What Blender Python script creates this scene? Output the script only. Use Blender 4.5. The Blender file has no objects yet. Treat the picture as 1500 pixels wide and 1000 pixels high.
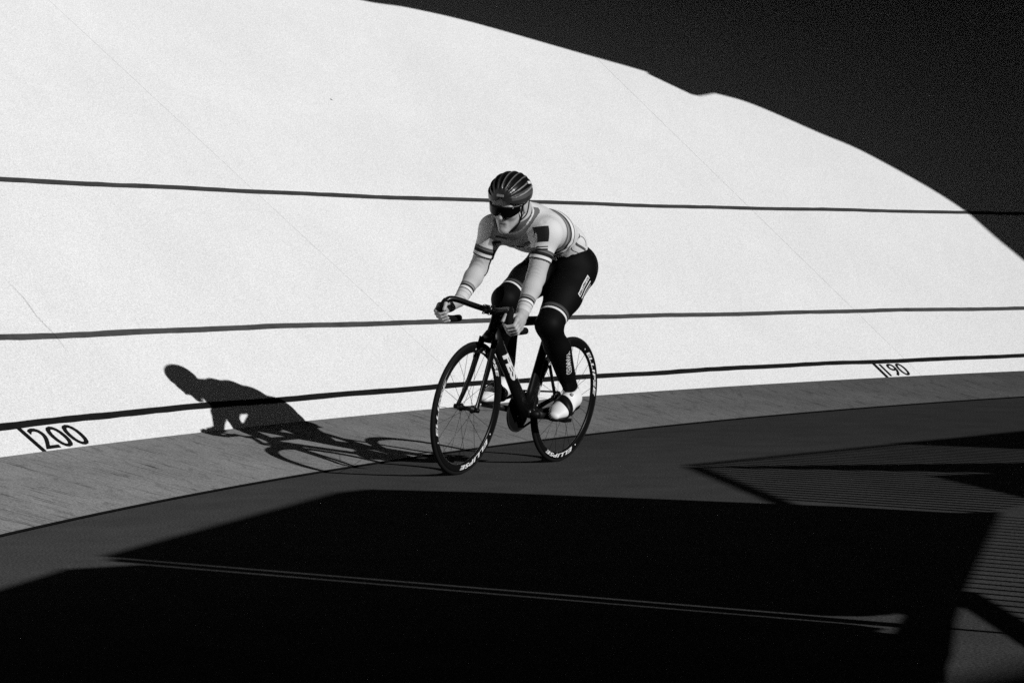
import bpy, bmesh, math, random
import numpy as np
from mathutils import Vector, Matrix
from mathutils.bvhtree import BVHTree

random.seed(7); RNG = np.random.default_rng(7)
R = math.radians
scene = bpy.context.scene
COL = scene.collection

# ------------------------------------------------------------------ camera
CAM_H, PITCH, ROLL, FPX = 0.9727, 0.0257, 0.0051, 3581.0
cam_data = bpy.data.cameras.new('camera'); cam = bpy.data.objects.new('camera', cam_data); COL.objects.link(cam)
cam_data.sensor_width = 36.0; cam_data.lens = FPX * 36.0 / 1500.0
cam_data.clip_start = 0.1; cam_data.clip_end = 2000
_fw = Vector((0, math.cos(PITCH), -math.sin(PITCH))); _u = Vector((0, math.sin(PITCH), math.cos(PITCH))); _x = Vector((1, 0, 0))
_r = _x * math.cos(ROLL) - _u * math.sin(ROLL); _up = _x * math.sin(ROLL) + _u * math.cos(ROLL)
cam.matrix_world = Matrix(((_r.x, _up.x, -_fw.x, 0), (_r.y, _up.y, -_fw.y, 0), (_r.z, _up.z, -_fw.z, CAM_H), (0, 0, 0, 1)))
scene.camera = cam

# ------------------------------------------------------------------ sky, sun, exposure
SUN_EL, SUN_AZ = R(21.6), R(131.2)
SUN = Vector((math.cos(SUN_EL) * math.sin(SUN_AZ), math.cos(SUN_EL) * math.cos(SUN_AZ), math.sin(SUN_EL)))
world = bpy.data.worlds.new('World'); scene.world = world; world.use_nodes = True
wn = world.node_tree.nodes; wl = world.node_tree.links; wn.clear()
sky = wn.new('ShaderNodeTexSky'); sky.sky_type = 'NISHITA'; sky.sun_disc = False
sky.air_density = 0.35; sky.dust_density = 0.2   # clear dry air
sky.sun_elevation = SUN_EL; sky.sun_rotation = SUN_AZ
bw = wn.new('ShaderNodeSeparateColor');   # black-and-white through a red filter: the sky's red
bg = wn.new('ShaderNodeBackground'); bg.inputs['Strength'].default_value = 0.05
wo = wn.new('ShaderNodeOutputWorld')
wl.new(sky.outputs[0], bw.inputs[0]); wl.new(bw.outputs[0], bg.inputs['Color']); wl.new(bg.outputs[0], wo.inputs[0])
sd = bpy.data.lights.new('sun', 'SUN'); sd.energy = 5.0; sd.angle = R(0.40); sd.color = (1, 1, 1)
sun = bpy.data.objects.new('sun', sd); COL.objects.link(sun)
sun.rotation_euler = SUN.to_track_quat('Z', 'Y').to_euler(); sun.location = (30, -27, 17)
vs = scene.view_settings; vs.view_transform = 'Standard'; vs.look = 'None'; vs.exposure = -0.63; vs.gamma = 1.0; vs.use_curve_mapping = False
scene.cycles.use_denoising = False   # the photograph is grainy
scene.cycles.max_bounces = 6; scene.cycles.diffuse_bounces = 3

# ------------------------------------------------------------------ measured geometry of the place
CX, CY = 18.2639, 4.3424          # centre of the bend
RS, RE, ZE, TH = 20.8048, 21.8649, 0.1427, 0.6487   # inner edge of the strip, of the track, its height, banking angle
def bank(a, s, lift=0.0):         # point on the banking: a angle round the bend, s metres up the slope
    r = RE + s * math.cos(TH) - lift * math.sin(TH); z = ZE + s * math.sin(TH) + lift * math.cos(TH)
    return (CX + r * math.cos(a), CY + r * math.sin(a), z)
SL = math.atan2(ZE, RE - RS); LS = math.hypot(ZE, RE - RS)
def strip_pt(a, s, lift=0.0):     # point on the flatter strip, s from its inner edge
    r = RS + s * math.cos(SL) - lift * math.sin(SL); z = s * math.sin(SL) + lift * math.cos(SL)
    return (CX + r * math.cos(a), CY + r * math.sin(a), z)

# ------------------------------------------------------------------ helpers
def tag(o, label=None, cat=None, group=None, kind=None):
    if label: o['label'] = label
    if cat: o['category'] = cat
    if group: o['group'] = group
    if kind: o['kind'] = kind
    return o
def link(name, me, mats=None, parent=None, smooth=True):
    o = bpy.data.objects.new(name, me); COL.objects.link(o)
    if mats is not None:
        for m in (mats if isinstance(mats, (list, tuple)) else [mats]): me.materials.append(m)
    if smooth and len(me.polygons): me.polygons.foreach_set('use_smooth', [True] * len(me.polygons))
    if parent is not None: o.parent = parent
    return o
def mesh(name, verts, faces, mats=None, parent=None, smooth=True, uvs=None):
    me = bpy.data.meshes.new(name); me.from_pydata([tuple(v) for v in verts], [], faces); me.update()
    if uvs is not None:
        ul = me.uv_layers.new(name='UVMap'); vi = np.empty(len(me.loops), int); me.loops.foreach_get('vertex_index', vi)
        ul.data.foreach_set('uv', np.asarray(uvs, np.float32)[vi].ravel())
    return link(name, me, mats, parent, smooth)
def attr(o, name, vals):
    a = o.data.attributes.new(name, 'FLOAT', 'POINT'); a.data.foreach_set('value', np.asarray(vals, np.float32))
def empty(name, mat4=None):
    o = bpy.data.objects.new(name, None); COL.objects.link(o); o.empty_display_size = 0.2
    if mat4 is not None: o.matrix_world = mat4
    return o
class NT:
    def __init__(s, name):
        s.m = bpy.data.materials.new(name); s.m.use_nodes = True; s.n = s.m.node_tree.nodes; s.l = s.m.node_tree.links
        s.b = s.n['Principled BSDF']
    def node(s, t, **kw):
        n = s.n.new(t)
        for k, v in kw.items(): setattr(n, k, v)
        return n
    def val(s, sock, v):
        if hasattr(v, 'is_output'): s.l.new(v, sock)
        else: sock.default_value = v
    def math(s, op, a, b=0.0, c=0.0, clamp=False):
        n = s.node('ShaderNodeMath', operation=op, use_clamp=clamp); s.val(n.inputs[0], a); s.val(n.inputs[1], b); s.val(n.inputs[2], c); return n.outputs[0]
    def noise(s, vec, scale, detail=2, rough=0.5):
        n = s.node('ShaderNodeTexNoise'); s.l.new(vec, n.inputs['Vector']); n.inputs['Scale'].default_value = scale
        n.inputs['Detail'].default_value = detail; n.inputs['Roughness'].default_value = rough; return n.outputs['Fac']
    def remap(s, v, a, b, c, d):
        n = s.node('ShaderNodeMapRange', clamp=True); s.val(n.inputs[0], v)
        for i, x in enumerate((a, b, c, d)): n.inputs[i + 1].default_value = x
        return n.outputs[0]
    def grey(s, v):
        n = s.node('ShaderNodeCombineColor')
        for i in range(3): s.val(n.inputs[i], v)
        return n.outputs[0]
    def mapping(s, vec, scale=(1, 1, 1), rot=(0, 0, 0), loc=(0, 0, 0)):
        n = s.node('ShaderNodeMapping'); s.l.new(vec, n.inputs[0]); n.inputs['Scale'].default_value = scale; n.inputs['Rotation'].default_value = rot; n.inputs['Location'].default_value = loc; return n.outputs[0]
    def streak(s, vec, ang, long_, short, loc=(0, 0, 0)):   # coordinates stretched along a direction
        n = s.node('ShaderNodeMapping', vector_type='TEXTURE'); s.l.new(vec, n.inputs[0]); n.inputs['Scale'].default_value = (long_, short, 1); n.inputs['Rotation'].default_value = (0, 0, ang); n.inputs['Location'].default_value = loc; return n.outputs[0]
    def obj(s): return s.node('ShaderNodeTexCoord').outputs['Object']
    def uv(s): return s.node('ShaderNodeTexCoord').outputs['UV']
    def at(s, name): return s.node('ShaderNodeAttribute', attribute_name=name).outputs['Fac']
    def ramp(s, v, stops, lo=0.0, hi=1.0):   # constant steps on an attribute
        n = s.node('ShaderNodeValToRGB'); cr = n.color_ramp; cr.interpolation = 'CONSTANT'
        s.l.new(s.remap(v, lo, hi, 0, 1), n.inputs[0])
        while len(cr.elements) > 1: cr.elements.remove(cr.elements[-1])
        for i, (p, c) in enumerate(stops):
            e = cr.elements[0] if i == 0 else cr.elements.new((p - lo) / (hi - lo)); e.position = max(0, min(1, (p - lo) / (hi - lo))); e.color = (c, c, c, 1)
        return n.outputs[0]
    def bump(s, h, strength=0.3, dist=0.002):
        n = s.node('ShaderNodeBump'); s.l.new(h, n.inputs['Height']); n.inputs['Strength'].default_value = strength; n.inputs['Distance'].default_value = dist
        s.l.new(n.outputs[0], s.b.inputs['Normal'])
    def done(s, color=None, rough=0.5, spec=0.5, metal=0.0, coat=0.0):
        if color is not None:
            if hasattr(color, 'is_output'): s.l.new(color, s.b.inputs['Base Color'])
            else: s.b.inputs['Base Color'].default_value = (color, color, color, 1)
        s.val(s.b.inputs['Roughness'], rough); s.b.inputs['Specular IOR Level'].default_value = spec
        s.b.inputs['Metallic'].default_value = metal; s.b.inputs['Coat Weight'].default_value = coat; s.b.inputs['Coat Roughness'].default_value = 0.12
        return s.m
def plain(name, c, rough=0.5, spec=0.5, metal=0.0, coat=0.0, var=0.15, scale=60, bump=0.0):
    t = NT(name); n = t.noise(t.obj(), scale, 4, 0.6)
    col = t.grey(t.math('MULTIPLY', t.remap(n, 0.25, 0.75, 1 - var, 1 + var), c))
    if bump: t.bump(n, bump, 0.001)
    return t.done(col, rough, spec, metal, coat)
def diffuse_rough(t, color, rough=1.0, gloss=0.0, grough=0.4, normal=None):
    d = t.node('ShaderNodeBsdfDiffuse'); t.l.new(color, d.inputs['Color']); d.inputs['Roughness'].default_value = rough
    out = t.n['Material Output']
    if normal is not None: t.l.new(normal, d.inputs['Normal'])
    if gloss > 0:
        g = t.node('ShaderNodeBsdfGlossy'); g.inputs['Roughness'].default_value = grough; g.inputs['Color'].default_value = (1, 1, 1, 1)
        mx = t.node('ShaderNodeMixShader'); mx.inputs[0].default_value = gloss; t.l.new(d.outputs[0], mx.inputs[1]); t.l.new(g.outputs[0], mx.inputs[2]); t.l.new(mx.outputs[0], out.inputs[0])
    else: t.l.new(d.outputs[0], out.inputs[0])
    t.n.remove(t.b); return t.m

# ------------------------------------------------------------------ materials of the track
def mat_white():
    t = NT('white_track_paint'); o = t.obj(); uv = t.uv()
    g = t.noise(o, 105, 2, 0.8)
    base = t.remap(g, 0.28, 0.72, 0.63, 1.06)
    m = t.remap(t.noise(o, 0.7, 5, 0.65), 0.3, 0.7, 0.955, 1.03)
    fine = t.remap(t.noise(t.streak(uv, -1.0, 0.5, 0.12), 1.0, 4, 0.65), 0.35, 0.65, 0.988, 1.008)
    # rubber marks and hairline cracks, thin and few
    sc = t.noise(t.streak(uv, -1.0, 0.9, 0.14), 1.0, 3, 0.6); sc2 = t.remap(t.math('ABSOLUTE', t.math('SUBTRACT', sc, 0.5)), 0.0, 0.004, 0.88, 1.0)
    gate = t.remap(t.noise(o, 0.9, 2), 0.60, 0.66, 1.0, 0.0); sc2 = t.math('MAXIMUM', sc2, gate)
    low = t.remap(t.node_sep(uv, 1), 0.0, 1.3, 0.0, 1.0); sc2 = t.math('MAXIMUM', sc2, low)
    spots = t.node('ShaderNodeTexVoronoi'); t.l.new(o, spots.inputs['Vector']); spots.inputs['Scale'].default_value = 1.1
    sp = t.remap(spots.outputs['Distance'], 0.012, 0.017, 0.35, 1.0)
    c = t.math('MULTIPLY', t.math('MULTIPLY', base, m), t.math('MULTIPLY', fine, t.math('MULTIPLY', sc2, sp)))
    return diffuse_rough(t, t.grey(c), 0.35)
def node_sep(s, vec, i):
    n = s.node('ShaderNodeSeparateXYZ'); s.l.new(vec, n.inputs[0]); return n.outputs[i]
NT.node_sep = node_sep
def mat_line(name, c):
    t = NT(name); o = t.obj()
    g = t.remap(t.noise(o, 160, 2, 0.7), 0.3, 0.7, 0.8, 1.2); w = t.remap(t.noise(o, 6, 5, 0.7), 0.35, 0.7, 0.85, 1.25)
    return diffuse_rough(t, t.grey(t.math('MULTIPLY', t.math('MULTIPLY', g, w), c)), 0.4)
def mat_strip():
    t = NT('worn_grey_strip'); o = t.obj(); uv = t.uv()
    g = t.remap(t.noise(o, 105, 2, 0.8), 0.28, 0.72, 0.50, 1.50)
    big = t.remap(t.noise(o, 1.6, 5, 0.65), 0.3, 0.7, 0.86, 1.14)
    # scuffs run diagonally across the strip, thickest towards its upper edge
    top = t.remap(t.node_sep(uv, 1), 0.15, 1.0, 0.25, 1.0)
    s1 = t.remap(t.noise(t.streak(uv, -1.05, 0.30, 0.016), 1.0, 2, 0.6), 0.57, 0.68, 0.0, 0.32)
    s2 = t.remap(t.noise(t.streak(uv, -0.92, 0.14, 0.009, (3, 7, 0)), 1.0, 2, 0.6), 0.58, 0.68, 0.0, 0.50)
    gate = t.remap(t.noise(uv, 1.5, 3, 0.6), 0.47, 0.60, 0.0, 1.0)
    s3 = t.remap(t.noise(t.streak(uv, -1.16, 0.60, 0.012, (1, 2, 0)), 1.0, 1, 0.5), 0.645, 0.69, 0.0, 0.75)
    s4 = t.remap(t.noise(t.streak(uv, -0.8, 0.22, 0.07, (5, 1, 0)), 1.0, 4, 0.65), 0.54, 0.74, 0.0, 0.40)
    dark = t.math('ADD', t.math('MULTIPLY', t.math('MULTIPLY', t.math('ADD', s1, s2), gate), top), t.math('ADD', s3, s4), clamp=True)
    arc_tone = t.remap(t.math('ADD', t.node_sep(uv, 0), t.math('MULTIPLY', t.noise(o, 0.8, 2), 1.0)), 49.0, 62.5, 0.064, 0.205)   # paler round towards the 200 mark
    fleck = t.node('ShaderNodeTexVoronoi'); t.l.new(o, fleck.inputs['Vector']); fleck.inputs['Scale'].default_value = 2.3
    fk = t.remap(fleck.outputs['Distance'], 0.012, 0.024, 2.6, 1.0)
    c = t.math('MULTIPLY', t.math('MULTIPLY', t.math('MULTIPLY', g, big), t.math('SUBTRACT', 1.0, dark)), t.math('MULTIPLY', fk, arc_tone))
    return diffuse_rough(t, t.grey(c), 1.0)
def mat_floor():
    t = NT('dark_asphalt_floor'); o = t.obj()
    g = t.remap(t.noise(o, 110, 2, 0.8), 0.28, 0.72, 0.20, 1.80); f = t.remap(t.noise(o, 3.0, 5, 0.65), 0.3, 0.7, 0.85, 1.15)
    st = t.remap(t.node_sep(o, 1), 8.0, 15.5, 1.05, 0.62)   # paler nearer the camera, darker further off
    fleck = t.node('ShaderNodeTexVoronoi'); t.l.new(o, fleck.inputs['Vector']); fleck.inputs['Scale'].default_value = 3.0
    fk = t.remap(fleck.outputs['Distance'], 0.008, 0.014, 3.0, 1.0)
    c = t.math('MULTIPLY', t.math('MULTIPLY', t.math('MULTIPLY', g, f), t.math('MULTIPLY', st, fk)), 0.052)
    bn = t.node('ShaderNodeBump'); t.l.new(t.noise(o, 220, 3, 0.8), bn.inputs['Height']); bn.inputs['Strength'].default_value = 0.5; bn.inputs['Distance'].default_value = 0.004
    return diffuse_rough(t, t.grey(c), 1.0, normal=bn.outputs[0])
M_WHITE = mat_white(); M_STRIP = mat_strip(); M_FLOOR = mat_floor()
M_L1 = mat_line('black_line_paint', 0.014); M_L2 = mat_line('grey_line_paint', 0.072); M_L3 = mat_line('dark_line_paint', 0.055)
M_JOINT = mat_line('dark_joint_filler', 0.012)
M_CONC = plain('dark_roof_concrete', 0.03, 0.9, 0.2, var=0.2, scale=3)

# ------------------------------------------------------------------ setting: floor, strip, banking, lines
def sheet(fn, a0, a1, s0, s1, na, ns, lift=0.0):
    V, F, U = [], [], []
    for i in range(na + 1):
        a = a0 + (a1 - a0) * i / na
        for j in range(ns + 1):
            s = s0 + (s1 - s0) * j / ns; V.append(fn(a, s, lift)); U.append((a * 22.0, s))
    w = ns + 1
    for i in range(na):
        for j in range(ns): F.append((i * w + j, i * w + j + 1, (i + 1) * w + j + 1, (i + 1) * w + j))
    return V, F, U
A0, A1 = 1.45, 3.70
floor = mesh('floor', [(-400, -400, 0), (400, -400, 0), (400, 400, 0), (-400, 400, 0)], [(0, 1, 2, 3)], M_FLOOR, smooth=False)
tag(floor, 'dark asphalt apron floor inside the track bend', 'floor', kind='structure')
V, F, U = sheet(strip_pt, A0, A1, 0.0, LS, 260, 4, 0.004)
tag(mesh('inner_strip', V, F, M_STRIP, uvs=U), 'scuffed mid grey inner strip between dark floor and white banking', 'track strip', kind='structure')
V, F, U = sheet(strip_pt, A0, A1, -0.012, 0.012, 260, 1, 0.008)
tag(mesh('strip_joint', V, F, M_JOINT, uvs=U), 'thin dark joint along the inner edge of the grey strip', 'joint', kind='structure')
banking = empty('track_banking'); tag(banking, 'white painted banked track surface of long slabs with hairline joints', 'track', kind='structure')
JOINTS = [2.3170 + 0.2577 * k for k in range(-3, 6)]
JOINTS = [A0] + [j for j in JOINTS if A0 + .05 < j < A1 - .05] + [A1]
SW = 7.6
bed = sheet(bank, A0, A1, 0.0, SW, 260, 2, -0.006)
mesh('joint_bed', bed[0], bed[1], M_JOINT, banking, uvs=bed[2])
for i in range(len(JOINTS) - 1):
    gap = 0.0012 / 23
    a0, a1 = JOINTS[i] + gap, JOINTS[i + 1] - gap
    na = max(4, int((a1 - a0) / 0.0085))
    V, F, U = sheet(bank, a0, a1, 0.0, SW, na, 16)
    # turned-down rims give each slab its thickness (own vertices, so the top stays flat-shaded to its edge)
    w = 17; n = len(V)
    for side in (0, na):
        base = side * w; a = a0 if side == 0 else a1; st = len(V)
        for lift in (0.0, -0.02):
            for j in range(w): V.append(bank(a, SW * j / 16, lift)); U.append(U[base + j])
        for j in range(w - 1):
            q = (st + j, st + j + 1, st + w + j + 1, st + w + j); F.append(q if side else q[::-1])
    o = mesh('slab', V, F, M_WHITE, banking, uvs=U)
    o.data.polygons.foreach_set('use_smooth', [True] * (na * 16) + [False] * (len(F) - na * 16))
V, F, U = sheet(bank, A0, A1, -0.02, 0.0, 260, 1, -0.02)
mesh('slab_toe', V, F, M_JOINT, banking, uvs=U)
def wavy_line(name, s, wdt, mat, label):
    V, F, U = [], [], []; na = 420
    for i in range(na + 1):
        a = A0 + (A1 - A0) * i / na
        e = 0.004 * math.sin(a * 37 + s * 5) + 0.003 * math.sin(a * 91 + s)
        for k, d in ((0, -wdt / 2), (1, wdt / 2)):
            j = d + e + RNG.normal(0, 0.0012); V.append(bank(a, s + j, 0.004)); U.append((a * 22, s + d))
    for i in range(na): F.append((2 * i, 2 * i + 1, 2 * i + 3, 2 * i + 2))
    return tag(mesh(name, V, F, mat, uvs=U), label, 'track line', kind='structure')
wavy_line('measurement_line', 0.2091, 0.050, M_L1, 'black painted line nearest the grey strip on the banking')
wavy_line('sprinter_line', 0.8841, 0.050, M_L2, 'mid grey painted line between the black line and top line')
wavy_line('stayer_line', 2.3893, 0.050, M_L3, 'dark grey painted line highest up the banking')

# ---- painted distance marks
def text_tris(s, size=1.0, shear=0.0, offset=0.0, sub=1, spacing=1.0, res=4):
    cu = bpy.data.curves.new('t', 'FONT'); cu.body = s; cu.size = size; cu.shear = shear; cu.offset = offset; cu.space_character = spacing
    cu.resolution_u = res; cu.fill_mode = 'BOTH'
    ob = bpy.data.objects.new('t', cu); COL.objects.link(ob); bpy.context.view_layer.update()
    me = bpy.data.meshes.new_from_object(ob.evaluated_get(bpy.context.evaluated_depsgraph_get()))
    bpy.data.objects.remove(ob); bpy.data.curves.remove(cu)
    bm = bmesh.new(); bm.from_mesh(me); bpy.data.meshes.remove(me)
    bmesh.ops.triangulate(bm, faces=bm.faces[:])
    if sub: bmesh.ops.subdivide_edges(bm, edges=bm.edges[:], cuts=sub, use_grid_fill=False); bmesh.ops.triangulate(bm, faces=bm.faces[:])
    P = np.array([v.co[:2] for v in bm.verts]); F = [tuple(v.index for v in f.verts) for f in bm.faces]; bm.free()
    return P, F
def fit(P, w, h):
    lo, hi = P.min(0), P.max(0); Q = (P - lo) / (hi - lo); return Q * (w, h)
M_MARK = mat_line('black_mark_paint', 0.013)
for txt, a_t, a_0, a_1 in (('200', 2.7910, 2.7892, 2.7693), ('190', 2.3381, 2.3356, 2.3222)):
    # tick
    V, F, U = sheet(bank, a_t - 0.0008, a_t + 0.0008, 0.002, 0.186, 1, 4, 0.0045)
    e = empty('distance_mark', Matrix.Translation(bank(a_t, 0.0)))
    o = mesh('tick', [Vector(v) - e.location for v in V], F, M_MARK, e, uvs=U)
    P, F = text_tris(txt, 1.0, 0.0, 0.004, 1, 1.0); P = fit(P, abs(a_0 - a_1), 0.160)
    V = [Vector(bank(a_0 - x, 0.013 + y, 0.0045)) - e.location for x, y in P]
    # text runs towards smaller angles as seen from the infield
    mesh('number', V, [f for f in F], M_MARK, e)
    tag(e, {'200': 'black painted number 200 with thick slanted tick on the banking edge', '190': 'black painted number 190 with thin tick beside a slab joint'}[txt], 'track number')
# one hairline crack of its own low on the banking
crk = [(2.7310, 1.40), (2.7322, 1.21), (2.7352, 1.05), (2.7362, 0.90), (2.7388, 0.73)]
V = []; F = []
for i, (a, s) in enumerate(crk):
    w = 0.0011 / 22 * (1.0 if 0 < i < 4 else 0.3)
    V += [bank(a - w, s, 0.0052), bank(a + w, s, 0.0052)]
for i in range(len(crk) - 1): F.append((2 * i, 2 * i + 1, 2 * i + 3, 2 * i + 2))
mesh('crack', V, F, M_JOINT, banking)

# ------------------------------------------------------------------ hall roof with its oval opening (unseen overhead; outline shaped for shadow edge and sky light)
ROOF_Z = 5.2
def roof_hit(P): L = (ROOF_Z - P[2]) / SUN.z; return (P[0] + SUN.x * L, P[1] + SUN.y * L)
EDGE = [(-4.6, 18.9, 3.96), (-3.3, 20.3, 3.78), (-2.2, 21.15, 3.62), (-1.35, 21.76, 3.45), (-0.91, 22.18, 3.42), (-0.3, 22.63, 3.32), (0.72, 23.18, 3.08), (1.29, 23.46, 2.94), (1.9, 23.68, 2.77), (2.34, 23.86, 2.66), (3.01, 23.91, 2.38), (3.51, 23.93, 2.16), (4.31, 23.71, 1.66), (4.86, 23.22, 1.12), (5.36, 22.6, 0.45)]
ring = [roof_hit(p) for p in EDGE]; _dx, _dy = SUN.x * (6.0 - ROOF_Z) / SUN.z, SUN.y * (6.0 - ROOF_Z) / SUN.z
ring += [(17.2, 10.2), (17.4, 6.5), (16.6, 2.5), (15.4, -1.0), (13.6, -4.2), (11.4, -5.6), (8.6, -5.2), (6.0, -4.2), (3.0, -1.2), (0.0, 2.0), (-2.8, 5.5), (-4.2, 9.5), (-4.4, 12.5), (-3.6, 14.8)]
ring = ring[:len(EDGE)] + [(x - _dx, y - _dy) for x, y in ring[len(EDGE):]]
ring = [Vector((x, y)) for x, y in ring]
def catmull(P, n=6):
    out = []
    for i in range(len(P)):
        p0, p1, p2, p3 = P[i - 1], P[i], P[(i + 1) % len(P)], P[(i + 2) % len(P)]
        for k in range(n):
            t = k / n; out.append(0.5 * ((2 * p1) + (p2 - p0) * t + (2 * p0 - 5 * p1 + 4 * p2 - p3) * t * t + (3 * p1 - p0 - 3 * p2 + p3) * t ** 3))
    return out
def roof():
    hole = catmull(ring); cxy = Vector((9, 5)); n = len(hole)
    V, F = [], []
    out = []
    for h in hole:
        d = h - cxy; k = min(70 / max(abs(d.x), 1e-6), 70 / max(abs(d.y), 1e-6)); out.append(cxy + d * k)
    for z in (ROOF_Z, ROOF_Z + 0.35):
        for ring_ in (hole, out):
            for p in ring_: V.append((p.x, p.y, z))
    for i in range(n):
        j = (i + 1) % n
        F.append((i, j, n + j, n + i)); F.append((2 * n + i, 3 * n + i, 3 * n + j, 2 * n + j)); F.append((i, 2 * n + i, 2 * n + j, j)); F.append((n + i, n + j, 3 * n + j, 3 * n + i))
    o = mesh('hall_roof', V, F, M_CONC, smooth=False)
    return tag(o, 'flat dark hall roof with a large oval opening over the bend', 'roof', kind='structure')
roof()
def box(V, F, lo, hi):
    b = len(V); (x0, y0, z0), (x1, y1, z1) = lo, hi
    V += [(x0, y0, z0), (x1, y0, z0), (x1, y1, z0), (x0, y1, z0), (x0, y0, z1), (x1, y0, z1), (x1, y1, z1), (x0, y1, z1)]
    F += [tuple(b + i for i in f) for f in ((0, 3, 2, 1), (4, 5, 6, 7), (0, 1, 5, 4), (1, 2, 6, 5), (2, 3, 7, 6), (3, 0, 4, 7))]
for i, (lo, hi) in enumerate((((-60.5, -64.5, 0), (78.5, -64, ROOF_Z - 0.02)), ((-60.5, 74, 0), (78.5, 74.5, ROOF_Z - 0.02)), ((-60.5, -63.99, 0), (-60, 73.99, ROOF_Z - 0.02)), ((78, -63.99, 0), (78.5, 73.99, ROOF_Z - 0.02)))):
    V, F = [], []; box(V, F, lo, hi)  # unseen walls added so sky light comes only through the opening
    tag(mesh('light_block_wall', V, F, M_CONC, smooth=False), 'added unseen outer wall keeping side sky light out under the roof', 'wall', 'added walls against side light', 'structure')

# ------------------------------------------------------------------ access stair with boards and balusters behind the camera (casts the floor shadows)
M_STEEL = plain('dark_painted_steel', 0.06, 0.5, 0.4, var=0.15, scale=30)
M_BOARD = plain('dark_hoarding_board', 0.045, 0.7, 0.3, var=0.2, scale=8)
sh = Vector((math.sin(R(131.5)), math.cos(R(131.5)), 0)); pe = Vector((-sh.y, sh.x, 0))
STA = -1.45                                     # the stair's plane, metres towards the sun from the camera
stair = empty('access_stair', Matrix.Translation(sh * STA + pe * 7.0)); SORG = stair.location.copy()
tag(stair, 'steel access stair with boarded sides and baluster railings beside the apron', 'stair')
def stair_poly(name, pts, mat, th=0.03, off=0.0):   # pts are (b, a) of the shadow wanted on the floor
    V = []
    for k in (-th / 2, th / 2):
        for b, a in pts:
            p = sh * a + pe * b; p += SUN * ((STA + off + k - a) / SUN.dot(sh)); V.append(p - SORG)   # from the floor up towards the sun
    n = len(pts); F = [tuple(range(n)), tuple(range(2 * n - 1, n - 1, -1))] + [(i, n + i, n + (i + 1) % n, (i + 1) % n) for i in range(n)]
    return mesh(name, V, F, mat, stair, smooth=False)
def stair_bar(name, p, q, w, mat, off=0.0):
    TE = SUN.z / SUN.dot(sh); (b0, a0), (b1, a1) = p, q; dz = -(a1 - a0) * TE; db = b1 - b0; L = math.hypot(db, dz); nb, nz = -dz / L * w / 2, db / L * w / 2
    return stair_poly(name, [(b0 + nb, a0 - nz / TE), (b0 - nb, a0 + nz / TE), (b1 - nb, a1 + nz / TE), (b1 + nb, a1 - nz / TE)], mat, 0.03, off)
# boards
stair_poly('side_board', [(5.485, -6.80), (7.80, -8.0), (8.03, -8.02), (8.26, -7.45), (8.49, -6.59), (8.68, -5.79), (8.73, -5.30), (6.07, -3.85), (5.99, -3.83), (5.90, -3.87), (5.836, -3.97), (5.782, -4.4)], M_BOARD)
stair_poly('side_board', [(3.2, -5.5), (4.70, -6.33), (5.16, -6.60), (5.415, -6.50), (5.745, -3.82), (5.735, -3.69), (5.67, -3.68), (5.66, -3.61), (5.30, -3.30), (5.02, -3.14), (4.80, -2.95), (4.6, -2.5), (3.2, -2.5)], M_BOARD)
stair_poly('stringer', [(8.742, -5.28), (8.90, -5.17), (6.60, -3.96), (6.0, -3.63), (5.45, -3.31), (5.06, -3.10), (4.9, -3.2), (5.45, -3.52), (5.98, -3.80), (6.13, -3.93), (8.70, -5.40)], M_STEEL, 0.05, 0.05)
stair_bar('post', (5.445, -6.70), (5.82, -3.62), 0.075, M_STEEL)
# upper flight: rails, dark infill and balusters
UP = ('upper', [(8.66, -6.10), (10.06, -7.70), (14.2, -7.74), (14.2, -6.0), (8.86, -5.16)])
stair_bar('handrail', (10.06, -7.70), (14.2, -7.74), 0.035, M_STEEL)
stair_bar('handrail', (8.60, -6.05), (10.02, -7.62), 0.055, M_STEEL)
stair_poly('infill_panel', [(10.0, -7.62), (10.06, -7.60), (11.3, -6.44), (12.0, -5.9), (11.4, -5.6), (10.70, -6.05)], M_BOARD)
stair_poly('infill_panel', [(12.13, -7.80), (13.8, -7.68), (13.8, -6.4), (12.17, -6.93)], M_BOARD)
stair_poly('infill_panel', [(10.28, -6.38), (10.78, -6.12), (10.4, -5.4), (9.46, -5.36)], M_BOARD)
stair_bar('lower_rail', (5.84, -3.60), (5.96, -2.7), 0.030, M_STEEL)
stair_bar('lower_rail', (5.45, -2.95), (6.56, -3.97), 0.06, M_STEEL)
def y_at(b, P):
    for (b0, a0), (b1, a1) in zip(P, P[1:]):
        if b0 <= b <= b1: return a0 + (a1 - a0) * (b - b0) / (b1 - b0)
    return None
b = 8.80
while b < 13.6:       # upright balusters of the upper flight; their shadows run with the sun
    top = y_at(b, [(8.60, -6.05), (10.04, -7.66), (14.2, -7.72)]); stair_bar('baluster', (b, top), (b + 0.02, -5.2 + (b - 8.8) * -0.1), 0.044, M_STEEL); b += 0.100
b = 6.15
while b < 8.75:
    top = y_at(b, [(5.0, -3.1), (8.9, -5.2)]); bot = -2.3 if b > 6.5 else -3.9 + (6.5 - b) * 0.95 - 0.0
    if b > 6.5: stair_bar('baluster', (b, top), (b + 0.03, -2.6), 0.028, M_STEEL)
    else: stair_bar('baluster', (b, bot), (b + 0.02, -2.6), 0.028, M_STEEL)
    b += 0.102
# feet so that the stair stands on the floor
for bb, zt in ((3.3, 0.6), (5.3, 0.55), (8.8, 1.2), (13.9, 1.8)):
    V, F = [], []; c = sh * (STA + 0.35) + pe * bb - SORG; box(V, F, (c.x - .04, c.y - .04, 0), (c.x + .04, c.y + .04, zt)); mesh('leg', V, F, M_STEEL, stair, smooth=False)

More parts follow.
